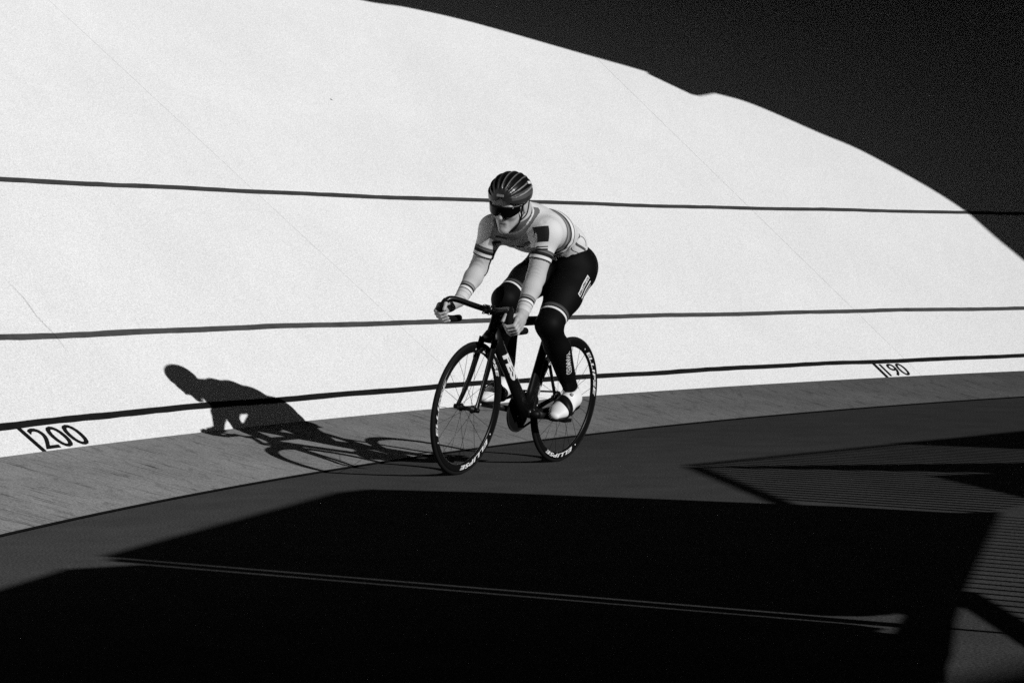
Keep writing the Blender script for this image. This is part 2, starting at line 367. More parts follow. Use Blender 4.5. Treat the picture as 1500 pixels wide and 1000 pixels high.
# unseen fitting added under the roof edge, shaped to notch its shadow
p0 = Vector(roof_hit((1.29, 23.42, 2.93))); p1 = Vector(roof_hit((1.72, 23.45, 2.77)))
edge_fitting = empty('fitting', Matrix.Translation((p1.x, p1.y, ROOF_Z)))
tag(edge_fitting, 'dark floodlight added under the roof edge, shaped to notch its shadow', 'fitting')
def prism(name, pts2, z0, z1, mat, parent, org):
    n = len(pts2); V = [(x - org[0], y - org[1], z - org[2]) for z in (z0, z1) for x, y in pts2]
    F = [tuple(range(n - 1, -1, -1)), tuple(range(n, 2 * n))] + [(i, (i + 1) % n, n + (i + 1) % n, n + i) for i in range(n)]
    return mesh(name, V, F, mat, parent, smooth=False)
d = (p1 - p0).normalized(); nn = Vector((-d.y, d.x))
o3 = Vector((p1.x, p1.y, ROOF_Z)); V = []
for p, dz in ((p0, 0.0035), (p1, 0.055), (p1 + d * 0.10, 0.025), (p1 + d * 0.2, 0.0035)):
    for off in (0.01, 0.45): a = p + nn * off; V += [Vector((a.x, a.y, ROOF_Z - 0.003)) - o3, Vector((a.x, a.y, ROOF_Z - dz)) - o3]
F = [(0, 1, 3, 2), (12, 14, 15, 13)]
for k in range(3):
    b = k * 4; F += [(b, b + 4, b + 5, b + 1), (b + 2, b + 3, b + 7, b + 6), (b, b + 2, b + 6, b + 4), (b + 1, b + 5, b + 7, b + 3)]
mesh('housing', V, F, M_STEEL, edge_fitting, smooth=False)

# ------------------------------------------------------------------ bicycle frame of reference: X forward, Y to the rider's left, Z up along the lean
HD, LEAN, WB, STEER = -0.5389, 0.1527, 0.9833, 0.0448
fwd = Vector((math.sin(HD), -math.cos(HD), 0)); left0 = Vector((-fwd.y, fwd.x, 0))
upv = Vector((0, 0, 1)) * math.cos(LEAN) + left0 * math.sin(LEAN); lft = upv.cross(fwd)
BM = Matrix(((fwd.x, lft.x, upv.x, 0.2322), (fwd.y, lft.y, upv.y, 12.9708), (fwd.z, lft.z, upv.z, 0.0), (0, 0, 0, 1)))
bike = empty('track_bicycle', BM)
tag(bike, 'black aero track bicycle with white lettered rims ridden along the strip', 'bicycle')
M_FRAME = plain('black_frame_paint', 0.005, 0.30, 0.22, coat=0.06, var=0.1)
M_MATT = plain('black_matt_carbon', 0.005, 0.45, 0.2, var=0.15)
M_TYRE = plain('black_tyre_rubber', 0.008, 0.75, 0.15, var=0.2, scale=200, bump=0.2)
M_RIM = plain('black_alloy_rim', 0.006, 0.32, 0.22, var=0.1)
M_SPOKE = plain('dark_steel_spoke', 0.035, 0.35, 0.5, metal=0.6, var=0.1)
M_METAL = plain('brushed_metal', 0.22, 0.35, 0.5, metal=1.0, var=0.15, scale=90)
M_DECAL = plain('white_decal', 0.82, 0.4, 0.5, var=0.05)
M_TAPE = plain('black_bar_grip', 0.006, 0.85, 0.12, var=0.2, scale=150, bump=0.3)

RW = 0.336
ST_AX = Vector((0.847, 0, 0.66)); ST_D = Vector((-0.276, 0, 0.961)).normalized()
ROT_ST = Matrix.Translation(ST_AX) @ Matrix.Rotation(STEER, 4, ST_D) @ Matrix.Translation(-ST_AX)
def lathe(profile, n=96):      # profile of (radius, y); closed ring about the Y axis
    V, F = [], []; m = len(profile)
    for i in range(n):
        t = 2 * math.pi * i / n
        for r, y in profile: V.append((r * math.cos(t), y, r * math.sin(t)))
    for i in range(n):
        for j in range(m):
            a = i * m + j; b_ = i * m + (j + 1) % m; c = ((i + 1) % n) * m + (j + 1) % m; d_ = ((i + 1) % n) * m + j; F.append((a, b_, c, d_))
    return V, F
def cyl(p, q, r0, r1=None, n=10, caps=True):
    p, q = Vector(p), Vector(q); r1 = r0 if r1 is None else r1; d = (q - p).normalized()
    u = d.orthogonal().normalized(); v = d.cross(u); V, F = [], []
    for c, r in ((p, r0), (q, r1)):
        for i in range(n): t = 2 * math.pi * i / n; V.append(c + u * r * math.cos(t) + v * r * math.sin(t))
    for i in range(n): F.append((i, (i + 1) % n, n + (i + 1) % n, n + i))
    if caps: F += [tuple(range(n - 1, -1, -1)), tuple(range(n, 2 * n))]
    return V, F
def join(*vf):
    V, F = [], []
    for v, f in vf:
        b = len(V); V += list(v); F += [tuple(b + i for i in x) for x in f]
    return V, F
def spline(P, n=8):
    P = [Vector(p) for p in P]; out = []
    for i in range(len(P) - 1):
        p0, p1, p2, p3 = P[max(i - 1, 0)], P[i], P[i + 1], P[min(i + 2, len(P) - 1)]
        for k in range(n):
            t = k / n; out.append(0.5 * ((2 * p1) + (p2 - p0) * t + (2 * p0 - 5 * p1 + 4 * p2 - p3) * t * t + (3 * p1 - p0 - 3 * p2 + p3) * t ** 3))
    return out + [P[-1]]
def tube(path, r, n=14, caps=True):   # round tube by parallel transport; r a number or list
    path = [Vector(p) for p in path]; m = len(path); rr = r if isinstance(r, (list, tuple)) else [r] * m
    V, F = [], []; u = None
    for i, p in enumerate(path):
        d = (path[min(i + 1, m - 1)] - path[max(i - 1, 0)]).normalized()
        u = d.orthogonal().normalized() if u is None else (u - d * u.dot(d)).normalized(); v = d.cross(u)
        for k in range(n): t = 2 * math.pi * k / n; V.append(p + u * rr[i] * math.cos(t) + v * rr[i] * math.sin(t))
    for i in range(m - 1):
        for k in range(n): F.append((i * n + k, i * n + (k + 1) % n, (i + 1) * n + (k + 1) % n, (i + 1) * n + k))
    if caps: F += [tuple(range(n - 1, -1, -1)), tuple(range((m - 1) * n, m * n))]
    return V, F
def aero(path, dep, wid, n=20, pw=2.0):   # tube with an upright oval section: dep in the XZ plane, wid along Y
    path = [Vector(p) for p in path]; m = len(path); V, F = [], []
    for i, p in enumerate(path):
        d = path[min(i + 1, m - 1)] - path[max(i - 1, 0)]; d.normalize(); e = d.cross(Vector((0, 1, 0))).normalized(); f = e.cross(d)
        for k in range(n):
            t = 2 * math.pi * k / n; c, s = math.cos(t), math.sin(t)
            V.append(p + e * dep[i] / 2 * math.copysign(abs(c) ** (2 / pw), c) + f * wid[i] / 2 * math.copysign(abs(s) ** (2 / pw), s))
    for i in range(m - 1):
        for k in range(n): F.append((i * n + k, i * n + (k + 1) % n, (i + 1) * n + (k + 1) % n, (i + 1) * n + k))
    F += [tuple(range(n - 1, -1, -1)), tuple(range((m - 1) * n, m * n))]
    return V, F
def xf(VF, mat): return [mat @ Vector(v) for v in VF[0]], VF[1]

TXT_E = text_tris('ELLIPSE', 1.0, 0.28, 0.03, 2, 1.05)
def rim_half(rr):   # half width of the rim at radius rr
    t = (rr - 0.283) / (0.318 - 0.283); return 0.0062 + 0.0048 * math.sqrt(max(0.0, min(1.0, t)))
def wheel(cpos, steer, starts, n_spokes, track):
    base = (ROT_ST if steer else Matrix.Identity(4)) @ Matrix.Translation(cpos)
    prof = [(0.318, -0.0108), (0.310, -0.0107), (0.300, -0.0096), (0.291, -0.0082), (0.285, -0.0064), (0.2825, -0.003), (0.2825, 0.003), (0.285, 0.0064), (0.291, 0.0082), (0.300, 0.0096), (0.310, 0.0107), (0.318, 0.0108)]
    w = mesh('wheel', *lathe(prof, 128), M_RIM, bike); w.matrix_local = base
    tp = [(0.325 + 0.0112 * math.cos(t), 0.0118 * math.sin(t)) for t in np.linspace(0, 2 * math.pi, 15)[:-1]]
    mesh('tyre', *lathe(tp, 128), M_TYRE, w)
    hub = join(lathe([(0.0, -0.048), (0.014, -0.048), (0.016, -0.035), (0.020, -0.034), (0.020, -0.028), (0.012, -0.024), (0.010, 0), (0.012, 0.024), (0.020, 0.028), (0.020, 0.034), (0.016, 0.035), (0.014, 0.048), (0.0, 0.048)], 24))
    mesh('hub', *hub, M_MATT, w)
    for k in range(n_spokes):
        side = 1 if k % 2 else -1; t = 2 * math.pi * (k + 0.3) / n_spokes; lead = 0.85 if (k // 2) % 2 else -0.85
        p = (0.019 * math.cos(t + lead), side * 0.031, 0.019 * math.sin(t + lead)); q = (0.287 * math.cos(t), side * 0.001, 0.287 * math.sin(t))
        mesh('spoke', *cyl(p, q, 0.0011, n=5), M_SPOKE, w)
    P, F = TXT_E; lo, hi = P.min(0), P.max(0)
    for s0 in starts:
        for sd_ in (1, -1):
            V = []
            for x, y in P:
                u = (x - lo[0]) / (hi[0] - lo[0]); v = (y - lo[1]) / (hi[1] - lo[1])
                th = R(s0 - 8 - 56 * u) if sd_ > 0 else R(s0 - 64 + 56 * u); rr = 0.2895 + 0.0205 * v
                V.append((-rr * math.cos(th), sd_ * (rim_half(rr) + 0.0013), rr * math.sin(th)))
            mesh('lettering', V, F, M_DECAL, w, smooth=False)
            V = []
            for k in range(10):
                th = R(s0 - 2 if sd_ > 0 else s0 - 62) + 0.014 * math.cos(k * 0.6283); rr = 0.300 + 0.0042 * math.sin(k * 0.6283); V.append((-rr * math.cos(th), sd_ * (rim_half(rr) + 0.0013), rr * math.sin(th)))
            mesh('decal_dot', V, [tuple(range(10))], M_DECAL, w, smooth=False)
    mesh('valve', *cyl((0.0, 0, 0.284), (0.0, 0, 0.255), 0.003, n=8), M_METAL, w)
    return w
wheel((WB, 0, RW), True, (-27, 93, 213), 20, 0)
wheel((0, 0, RW), False, (65, -55, 185), 24, 0)

BB = Vector((0.387, 0, 0.285)); RH = Vector((0, 0, RW)); FH = Vector((WB, 0, RW))
STT = Vector((0.245, 0, 0.775)); HTB = Vector((0.838, 0, 0.69)); HTT = Vector((0.806, 0, 0.80))
def lin(a, b, n): return [Vector(a).lerp(Vector(b), i / (n - 1)) for i in range(n)]
frame = join(
    aero(lin(BB + Vector((0.01, 0, 0.0)), HTB + Vector((-0.015, 0, 0.03)), 6), [0.085, 0.078, 0.074, 0.074, 0.078, 0.085], [0.058, 0.050, 0.046, 0.044, 0.042, 0.040]),
    aero(lin(BB, STT + Vector((-0.012, 0, 0.04)), 6), [0.085, 0.080, 0.076, 0.072, 0.066, 0.062], [0.050, 0.040, 0.036, 0.034, 0.032, 0.030]),
    aero(lin(STT + Vector((0, 0, -0.01)), HTT + Vector((0, 0, -0.035)), 4), [0.050, 0.048, 0.052, 0.060], [0.032, 0.034, 0.036, 0.040]),
    aero([HTB + Vector((0.006, 0, -0.018)), HTB.lerp(HTT, 0.5), HTT + Vector((-0.002, 0, 0.008))], [0.072, 0.060, 0.052], [0.046, 0.040, 0.044]),
    tube([BB + Vector((0, -0.035, 0)), BB + Vector((0, 0.035, 0))], 0.026, 18))
mesh('frame', *frame, M_FRAME, bike)
for s in (-1, 1):
    mesh('chain_stay', *aero(spline([BB + Vector((-0.02, s * 0.022, 0)), (0.23, s * 0.036, 0.292), (0.10, s * 0.052, 0.315), (0.0, s * 0.060, 0.334)], 4), [0.050, 0.046, 0.042, 0.038, 0.036, 0.034, 0.032, 0.030, 0.028, 0.026, 0.026, 0.026, 0.03], [0.018] * 13), M_FRAME, bike)
    mesh('seat_stay', *aero(spline([(0.262, s * 0.014, 0.690), (0.20, s * 0.032, 0.62), (0.10, s * 0.045, 0.475), (0.0, s * 0.060, 0.345)], 4), [0.034, 0.032, 0.030, 0.028, 0.026, 0.025, 0.024, 0.023, 0.022, 0.022, 0.022, 0.024, 0.028], [0.014] * 13), M_FRAME, bike)
    mesh('dropout', *cyl((0, s * 0.054, RW), (0, s * 0.066, RW), 0.020, n=14), M_FRAME, bike)
    mesh('axle_nut', *cyl((0, s * 0.066, RW), (0, s * 0.078, RW), 0.010, n=6), M_METAL, bike)
# fork with crown, blades and the wheel's nuts
def fk(p): return ROT_ST @ Vector(p)
crown = aero([fk(p) for p in ((0.846, 0, 0.668), (0.852, 0, 0.690), (0.838, 0, 0.71))], [0.050, 0.062, 0.06], [0.078, 0.076, 0.05])
fork = mesh('fork', *crown, M_FRAME, bike)
for s in (-1, 1):
    path = [fk(p) for p in spline([(0.852, s * 0.036, 0.685), (0.875, s * 0.040, 0.60), (0.915, s * 0.044, 0.48), (0.955, s * 0.050, 0.39), (WB, s * 0.056, RW)], 4)]
    mesh('fork_blade', *aero(path, list(np.linspace(0.056, 0.026, len(path))), list(np.linspace(0.020, 0.014, len(path)))), M_FRAME, fork)
    mesh('axle_nut', *xf(cyl((WB, s * 0.050, RW), (WB, s * 0.070, RW), 0.012, n=8), ROT_ST), M_MATT, fork)
# seat post, saddle
mesh('seat_post', *aero(lin((0.238, 0, 0.80), (0.200, 0, 0.925), 4), [0.052, 0.046, 0.042, 0.04], [0.028] * 4), M_FRAME, bike)
V, F = [], []
for i in range(15):
    t = i / 14; x = 0.055 + 0.275 * t; hw = 0.072 * (1 - t) ** 1.2 * min(1, (t * 8 + .35)) + 0.019; top = 0.955 + 0.006 * math.cos(t * 6) - 0.012 * t
    for k in range(13):
        a = math.pi * k / 12; V.append((x, hw * math.cos(a), top - 0.045 * (1 - t * 0.5) + 0.045 * (1 - t * 0.5) * math.sin(a) ** 0.6))
for i in range(14):
    for k in range(12): F.append((i * 13 + k, i * 13 + k + 1, (i + 1) * 13 + k + 1, (i + 1) * 13 + k))
    F.append((i * 13 + 12, i * 13, (i + 1) * 13, (i + 1) * 13 + 12))
F += [tuple(range(13)), tuple(range(14 * 13 + 12, 14 * 13 - 1, -1))]
mesh('saddle', V, F, M_MATT, bike)
# stem and drop bars
stem = mesh('stem', *xf(join(aero([(0.800, 0, 0.815), (0.84, 0, 0.818), (0.885, 0, 0.826)], [0.046, 0.040, 0.040], [0.042, 0.036, 0.040]), tube([(0.807, 0, 0.790), (0.797, 0, 0.842)], 0.021, 16), tube([(0.893, -0.024, 0.829), (0.893, 0.024, 0.829)], 0.0235, 16)), ROT_ST), M_FRAME, bike)
for y in (-0.016, 0.016):
    for z in (0.020, -0.018): mesh('bolt', *xf(cyl((0.900, y, 0.829 + z), (0.921, y, 0.829 + z), 0.0055, n=8), ROT_ST), M_METAL, stem)
BARL = {}
def bar_path(s): return spline([(0.893, 0, 0.829), (0.897, s * 0.045, 0.832), (0.925, s * 0.095, 0.843), (0.955, s * 0.140, 0.855), (0.986, s * 0.174, 0.857), (1.014, s * 0.187, 0.836), (1.020, s * 0.190, 0.800), (0.996, s * 0.191, 0.768), (0.953, s * 0.191, 0.755), (0.905, s * 0.191, 0.752), (0.850, s * 0.191, 0.754)], 5)
pl = bar_path(1); pr = bar_path(-1)
bar = tube([ROT_ST @ p for p in (pr[::-1][:-1] + pl)], 0.0150, 14)
hb = mesh('handlebar', *bar, M_FRAME, bike)
for s, pth in ((1, pl), (-1, pr)):
    n = len(pth); sel = [ROT_ST @ p for p in pth[int(n * 0.46):]]
    mesh('grip', *tube(sel, 0.0178, 14), M_TAPE, hb)
    e = sel[-1]; mesh('bar_plug', *tube([e + Vector((0.004, 0, 0)), e - Vector((0.012, 0, 0))], 0.0175, 14), M_MATT, hb)
# chainring, cranks, pedals, chain
CR_A = R(8.0); CY_ = -0.046
ringp = []
nt = 52
V, F = [], []
for k in range(nt * 4):
    t = 2 * math.pi * k / (nt * 4); ro = 0.1085 if k % 4 in (0, 1) else 0.1045
    for r_, y in ((ro, CY_ - 0.0016), (ro, CY_ + 0.0016), (0.030, CY_ + 0.0016), (0.030, CY_ - 0.0016)): V.append((BB.x + r_ * math.cos(t), y, BB.z + r_ * math.sin(t)))
n = nt * 4
for k in range(n):
    for j in range(4): F.append((k * 4 + j, k * 4 + (j + 1) % 4, ((k + 1) % n) * 4 + (j + 1) % 4, ((k + 1) % n) * 4 + j))
mesh('chainring', V, F, M_MATT, bike, smooth=False)
mesh('sprocket', *lathe([(0.0305, CY_ - .0015), (0.0305, CY_ + .0015), (0.012, CY_ + .0015), (0.012, CY_ - .0015)], 30), M_METAL, bike).location = RH
def chain():
    c0, c1, r0, r1 = (BB.x, BB.z), (RH.x, RH.z), 0.107, 0.0325
    P = []
    d = math.hypot(c1[0] - c0[0], c1[1] - c0[1]); base = math.atan2(c1[1] - c0[1], c1[0] - c0[0]); al = math.acos((r0 - r1) / d)
    for t in np.linspace(base + al, base + 2 * math.pi - al, 40): P.append((c0[0] + r0 * math.cos(t), c0[1] + r0 * math.sin(t)))
    for t in np.linspace(base - al, base + al, 16): P.append((c1[0] + r1 * math.cos(t), c1[1] + r1 * math.sin(t)))
    V, F = [], []; n = len(P)
    for i in range(n):
        a, b_ = P[i - 1], P[(i + 1) % n]; tx, tz = b_[0] - a[0], b_[1] - a[1]; l = math.hypot(tx, tz); nx, nz = tz / l, -tx / l
        for o, y in ((-0.0045, -0.0045), (0.0045, -0.0045), (0.0045, 0.0045), (-0.0045, 0.0045)): V.append((P[i][0] + nx * o, CY_ + y, P[i][1] + nz * o))
    for i in range(n):
        for j in range(4): F.append((i * 4 + j, i * 4 + (j + 1) % 4, ((i + 1) % n) * 4 + (j + 1) % 4, ((i + 1) % n) * 4 + j))
    return V, F
mesh('chain', *chain(), M_SPOKE, bike, smooth=False)
PED = {}
for s in (-1, 1):
    ang = CR_A if s < 0 else CR_A + math.pi
    pp = BB + Vector((0.165 * math.cos(ang), 0, 0.165 * math.sin(ang))); PED[s] = pp
    crank = mesh('crank', *join(aero([BB + Vector((0, s * 0.066, 0)), (BB + pp) / 2 + Vector((0, s * 0.072, 0)), pp + Vector((0, s * 0.076, 0))], [0.046, 0.032, 0.030], [0.018, 0.014, 0.014]), tube([BB, BB + Vector((0, s * 0.078, 0))], 0.018, 14), cyl(pp + Vector((0, s * 0.068, 0)), pp + Vector((0, s * 0.084, 0)), 0.015, n=12)), M_MATT, bike)
    if s < 0:
        for k in range(5):
            t = ang + 2 * math.pi * k / 5; mesh('spider_arm', *cyl(BB + Vector((0, CY_ - 0.008, 0)), BB + Vector((0.075 * math.cos(t), CY_ - 0.004, 0.075 * math.sin(t))), 0.012, 0.008, 8), M_MATT, crank)
    V, F = [], []; y0, y1 = sorted((s * 0.092, s * 0.158)); box(V, F, (pp.x - 0.045, y0, pp.z - 0.010), (pp.x + 0.030, y1, pp.z + 0.008))
    V2, F2 = cyl(pp + Vector((0, s * 0.08, 0)), pp + Vector((0, s * 0.16, 0)), 0.009, n=10)
    mesh('pedal', *join((V, F), (V2, F2)), M_MATT, bike, smooth=False)
# white lettering along the down tube, both sides
P, F = text_tris('FES', 1.0, 0.25, 0.05, 1, 1.0); P = fit(P, 0.205, 0.048)
dt_d = (HTB + Vector((-0.015, 0, 0.03)) - BB - Vector((0.01, 0, 0))).normalized(); dt_n = Vector((-dt_d.z, 0, dt_d.x))
def dt_half(v): v = min(abs(v), 0.0365) / 0.0375; return 0.0228 * math.sqrt(max(0.0, 1 - v * v))
p_top = Vector((0.772, 0, 0.628))
for s in (1, -1):
    V = []
    for x, y in P:
        yy = y - 0.024; c = BB + Vector((0.01, 0, 0)) + dt_d * (0.455 - x if s > 0 else 0.24 + x)
        V.append(c + (dt_n if s > 0 else dt_n) * (yy * (1 if s > 0 else 1)) + Vector((0, s * (dt_half(yy) + 0.0022), 0)))
    mesh('lettering', V, F, M_DECAL, bike, smooth=False)

# ------------------------------------------------------------------ the rider: implicit body, polygonised by surface nets
class Field:
    def __init__(s, lo, hi, h):
        s.o = np.array(lo, np.float32); s.h = h; s.n = np.ceil((np.array(hi) - np.array(lo)) / h).astype(int) + 1
        s.F = np.full(s.n, 9.0, np.float32)
    def block(s, lo, hi):
        a = np.clip(np.floor((np.array(lo) - s.o) / s.h).astype(int), 0, s.n); b_ = np.clip(np.ceil((np.array(hi) - s.o) / s.h).astype(int) + 1, 0, s.n)
        if np.any(b_ <= a): return None, None
        ax = [s.o[i] + s.h * np.arange(a[i], b_[i], dtype=np.float32) for i in range(3)]
        return tuple(slice(a[i], b_[i]) for i in range(3)), np.stack(np.meshgrid(*ax, indexing='ij'), -1)
    def put(s, pr, off=0.0, sub=False):
        k = pr['k']; m = pr['pad'] + abs(off) + max(k, 0.012) + 3 * s.h
        sl, P = s.block(np.minimum.reduce(pr['pts']) - m, np.maximum.reduce(pr['pts']) + m)
        if sl is None: return
        d = pr['f'](P) - off; A = s.F[sl]
        if sub: s.F[sl] = np.maximum(A, -d); return
        if k > 0:
            hh = np.clip(0.5 + 0.5 * (A - d) / k, 0, 1); s.F[sl] = A * (1 - hh) + d * hh - k * hh * (1 - hh)
        else: s.F[sl] = np.minimum(A, d)
    def clip(s, n, p):      # keep the side the normal points away from
        n = np.array(n, np.float32); n /= np.linalg.norm(n)
        ax = [s.o[i] + s.h * np.arange(s.n[i], dtype=np.float32) for i in range(3)]
        d = (ax[0][:, None, None] - p[0]) * n[0] + (ax[1][None, :, None] - p[1]) * n[1] + (ax[2][None, None, :] - p[2]) * n[2]
        s.F = np.maximum(s.F, d)
    def nets(s):
        F = s.F; S = F < 0; c = np.zeros(np.array(F.shape) - 1, np.int8)
        for i in (0, 1):
            for j in (0, 1):
                for k in (0, 1): c += S[i:F.shape[0] - 1 + i, j:F.shape[1] - 1 + j, k:F.shape[2] - 1 + k]
        act = (c > 0) & (c < 8); cells = np.argwhere(act); idx = np.full(act.shape, -1, np.int64); idx[act] = np.arange(len(cells))
        acc = np.zeros((len(cells), 3)); cnt = np.zeros(len(cells))
        for axis in range(3):
            for u in (0, 1):
                for v in (0, 1):
                    c0 = np.insert([u, v], axis, 0); c1 = np.insert([u, v], axis, 1)
                    a = F[tuple((cells + c0).T)]; b_ = F[tuple((cells + c1).T)]; m = (a < 0) != (b_ < 0)
                    t = a[m] / (a[m] - b_[m]); acc[m] += c0 + t[:, None] * (c1 - c0); cnt[m] += 1
        V = s.o + s.h * (cells + acc / cnt[:, None]); Q = []
        for axis in range(3):
            a = [slice(0, -1) if i == axis else slice(1, -1) for i in range(3)]; b_ = [slice(1, None) if i == axis else slice(1, -1) for i in range(3)]
            A, B = S[tuple(a)], S[tuple(b_)]; e = np.argwhere(A != B); inside = A[tuple(e.T)]
            for i in range(3):
                if i != axis: e[:, i] += 1
            u, v = [(1, 2), (2, 0), (0, 1)][axis]; du = np.zeros(3, int); du[u] = 1; dv = np.zeros(3, int); dv[v] = 1
            q = np.stack([idx[tuple((e - du - dv).T)], idx[tuple((e - dv).T)], idx[tuple(e.T)], idx[tuple((e - du).T)]], 1)
            q[~inside] = q[~inside][:, ::-1]; Q.append(q)
        return V, np.concatenate(Q)
v3 = lambda *a: np.array(a, np.float32)
def cone(a, b, ra, rb, k=0.02, ys=1.0, yc=0.0):   # tapered capsule, ys<1 widens it along Y about yc
    a, b = v3(*a), v3(*b)
    def f(P):
        A, B = a, b
        if ys != 1.0:
            P = P.copy(); P[..., 1] = (P[..., 1] - yc) * ys + yc; A = a.copy(); B = b.copy(); A[1] = (A[1] - yc) * ys + yc; B[1] = (B[1] - yc) * ys + yc
        d = B - A; t = np.clip(((P - A) @ d) / (d @ d), 0, 1)
        return np.linalg.norm(P - A - t[..., None] * d, axis=-1) - (ra + (rb - ra) * t)
    return dict(pts=[a, b], pad=max(ra, rb) / min(ys, 1.0), k=k, f=f)
def ell(c, r, k=0.02, rot=None):
    c, r = v3(*c), v3(*r); Rm = np.eye(3, dtype=np.float32) if rot is None else np.array(rot, np.float32)
    def f(P):
        q = (P - c) @ Rm; k0 = np.linalg.norm(q / r, axis=-1); k1 = np.linalg.norm(q / (r * r), axis=-1)
        return k0 * (k0 - 1) / np.maximum(k1, 1e-6)
    return dict(pts=[c], pad=float(max(r)), k=k, f=f)
def nets_obj(name, fld, mat, parent, smooth_it=2):
    V, Q = fld.nets(); me = bpy.data.meshes.new(name)
    me.vertices.add(len(V)); me.vertices.foreach_set('co', V.astype(np.float32).ravel())
    me.loops.add(Q.size); me.loops.foreach_set('vertex_index', Q.ravel().astype(np.int32))
    me.polygons.add(len(Q)); me.polygons.foreach_set('loop_start', np.arange(0, Q.size, 4, dtype=np.int32)); me.polygons.foreach_set('loop_total', np.full(len(Q), 4, np.int32))
    me.update(calc_edges=True); me.validate()
    return link(name, me, mat, parent), V
rider = empty('person', BM)
tag(rider, 'cyclist in white striped jersey, black shorts, dark helmet and sunglasses crouched over drop bars', 'person')

# joints, in the bicycle's frame
J = dict(pel=(0.150, -0.018, 1.045), lum=(0.245, -0.018, 1.170), wst=(0.385, -0.018, 1.226), che=(0.535, -0.022, 1.236), upr=(0.645, -0.022, 1.240),
         ls=(0.672, 0.152, 1.235), le=(0.742, 0.160, 1.010), lw=(0.888, 0.194, 0.836),
         rs=(0.690, -0.156, 1.216), re=(0.695, -0.204, 1.008), rw=(0.852, -0.195, 0.846),
         lh=(0.205, 0.078, 1.025), lk=(0.500, 0.132, 0.765), la=(0.160, 0.122, 0.415),
         rh=(0.205, -0.100, 1.025), rk=(0.575, -0.098, 0.862), ra=(0.425, -0.122, 0.450))
HEAD_C = Vector((0.818, -0.002, 1.372)); HS = 1.06
_hd = Matrix.Rotation(R(10), 3, 'Z') @ Matrix.Rotation(R(19), 3, 'Y') ; HR = np.array(_hd)
def hp(x, y, z): q = HR @ np.array((x, y, z)) * HS; return (HEAD_C.x + q[0], HEAD_C.y + q[1], HEAD_C.z + q[2])
TORSO = [cone(J['pel'], J['lum'], 0.108, 0.098, 0.03, 0.72, -.008), cone(J['lum'], J['wst'], 0.098, 0.102, 0.04, 0.74, -.014), cone(J['wst'], J['che'], 0.102, 0.108, 0.04, 0.70, -.022), cone(J['che'], J['upr'], 0.108, 0.088, 0.04, 0.66, -.028)]
SHOULD = [cone(J['upr'], J['ls'], 0.078, 0.062, 0.05), cone(J['upr'], J['rs'], 0.078, 0.060, 0.05), cone((0.560, 0.09, 1.240), J['ls'], 0.070, 0.062, 0.05)]
LARM_U = [cone(J['ls'], J['le'], 0.056, 0.043, 0.03)]; RARM_U = [cone(J['rs'], J['re'], 0.055, 0.042, 0.03)]
def mid(a, b, t): return tuple(np.array(a) * (1 - t) + np.array(b) * t)
def fore(e, w): return [cone(e, mid(e, w, 0.3), 0.041, 0.042, 0.02), cone(mid(e, w, 0.3), w, 0.042, 0.030, 0.02)]
LARM_F = fore(J['le'], J['lw']); RARM_F = fore(J['re'], J['rw'])
def thigh(h, k): return [cone(h, mid(h, k, 0.45), 0.104, 0.090, 0.05), cone(mid(h, k, 0.45), k, 0.090, 0.064, 0.03)]
LTH = thigh(J['lh'], J['lk']); RTH = thigh(J['rh'], J['rk'])
GLUT = [ell((0.112, 0.048, 1.045), (0.118, 0.088, 0.112), 0.05), ell((0.100, -0.085, 1.045), (0.122, 0.088, 0.115), 0.05)]
def shin(k, a, bx_):
    c = np.array(mid(k, a, 0.32)) + np.array(bx_)
    return [cone(k, mid(k, a, 0.3), 0.063, 0.058, 0.03), cone(c, mid(k, a, 0.78), 0.056, 0.036, 0.04), cone(mid(k, a, 0.3), a, 0.052, 0.037, 0.03)]
LSH = shin(J['lk'], J['la'], (-0.036, 0.006, -0.016)); RSH = shin(J['rk'], J['ra'], (-0.022, -0.004, -0.004))
NECK = [cone((0.650, -0.022, 1.265), hp(-0.03, 0, -0.05), 0.062, 0.056, 0.03)]
TRAP = [cone((0.540, -0.024, 1.275), (0.715, -0.014, 1.326), 0.072, 0.068, 0.05)]
HEAD = [ell(hp(-0.012, 0, 0.030), np.array((0.100, 0.076, 0.094)) * HS, 0.02, HR), ell(hp(0.030, 0, -0.045), np.array((0.058, 0.052, 0.084)) * HS, 0.03, HR),
        cone(hp(0.012, 0.042, -0.066), hp(0.068, 0.006, -0.118), 0.022, 0.019, 0.02), cone(hp(0.012, -0.042, -0.066), hp(0.068, -0.006, -0.118), 0.022, 0.019, 0.02),
        ell(hp(0.061, 0, -0.117), (0.020, 0.022, 0.018), 0.018, HR),
        ell(hp(0.056, 0.035, -0.036), (0.030, 0.026, 0.030), 0.02, HR), ell(hp(0.056, -0.035, -0.036), (0.030, 0.026, 0.030), 0.02, HR),
        cone(hp(0.084, -0.036, 0.008), hp(0.084, 0.036, 0.008), 0.013, 0.013, 0.02),
        cone(hp(0.088, 0, -0.008), hp(0.110, 0, -0.046), 0.0085, 0.0118, 0.008), cone(hp(0.091, -0.012, -0.054), hp(0.091, 0.012, -0.054), 0.0085, 0.0085, 0.008),
        cone(hp(0.0765, -0.015, -0.080), hp(0.0765, 0.015, -0.080), 0.0080, 0.0080, 0.012),
        cone(hp(0.0745, -0.012, -0.0945), hp(0.0745, 0.012, -0.0945), 0.0085, 0.0085, 0.012),
        ell(hp(-0.006, 0.078, -0.022), (0.022, 0.010, 0.034), 0.006, HR), ell(hp(-0.006, -0.078, -0.022), (0.022, 0.010, 0.034), 0.006, HR)]
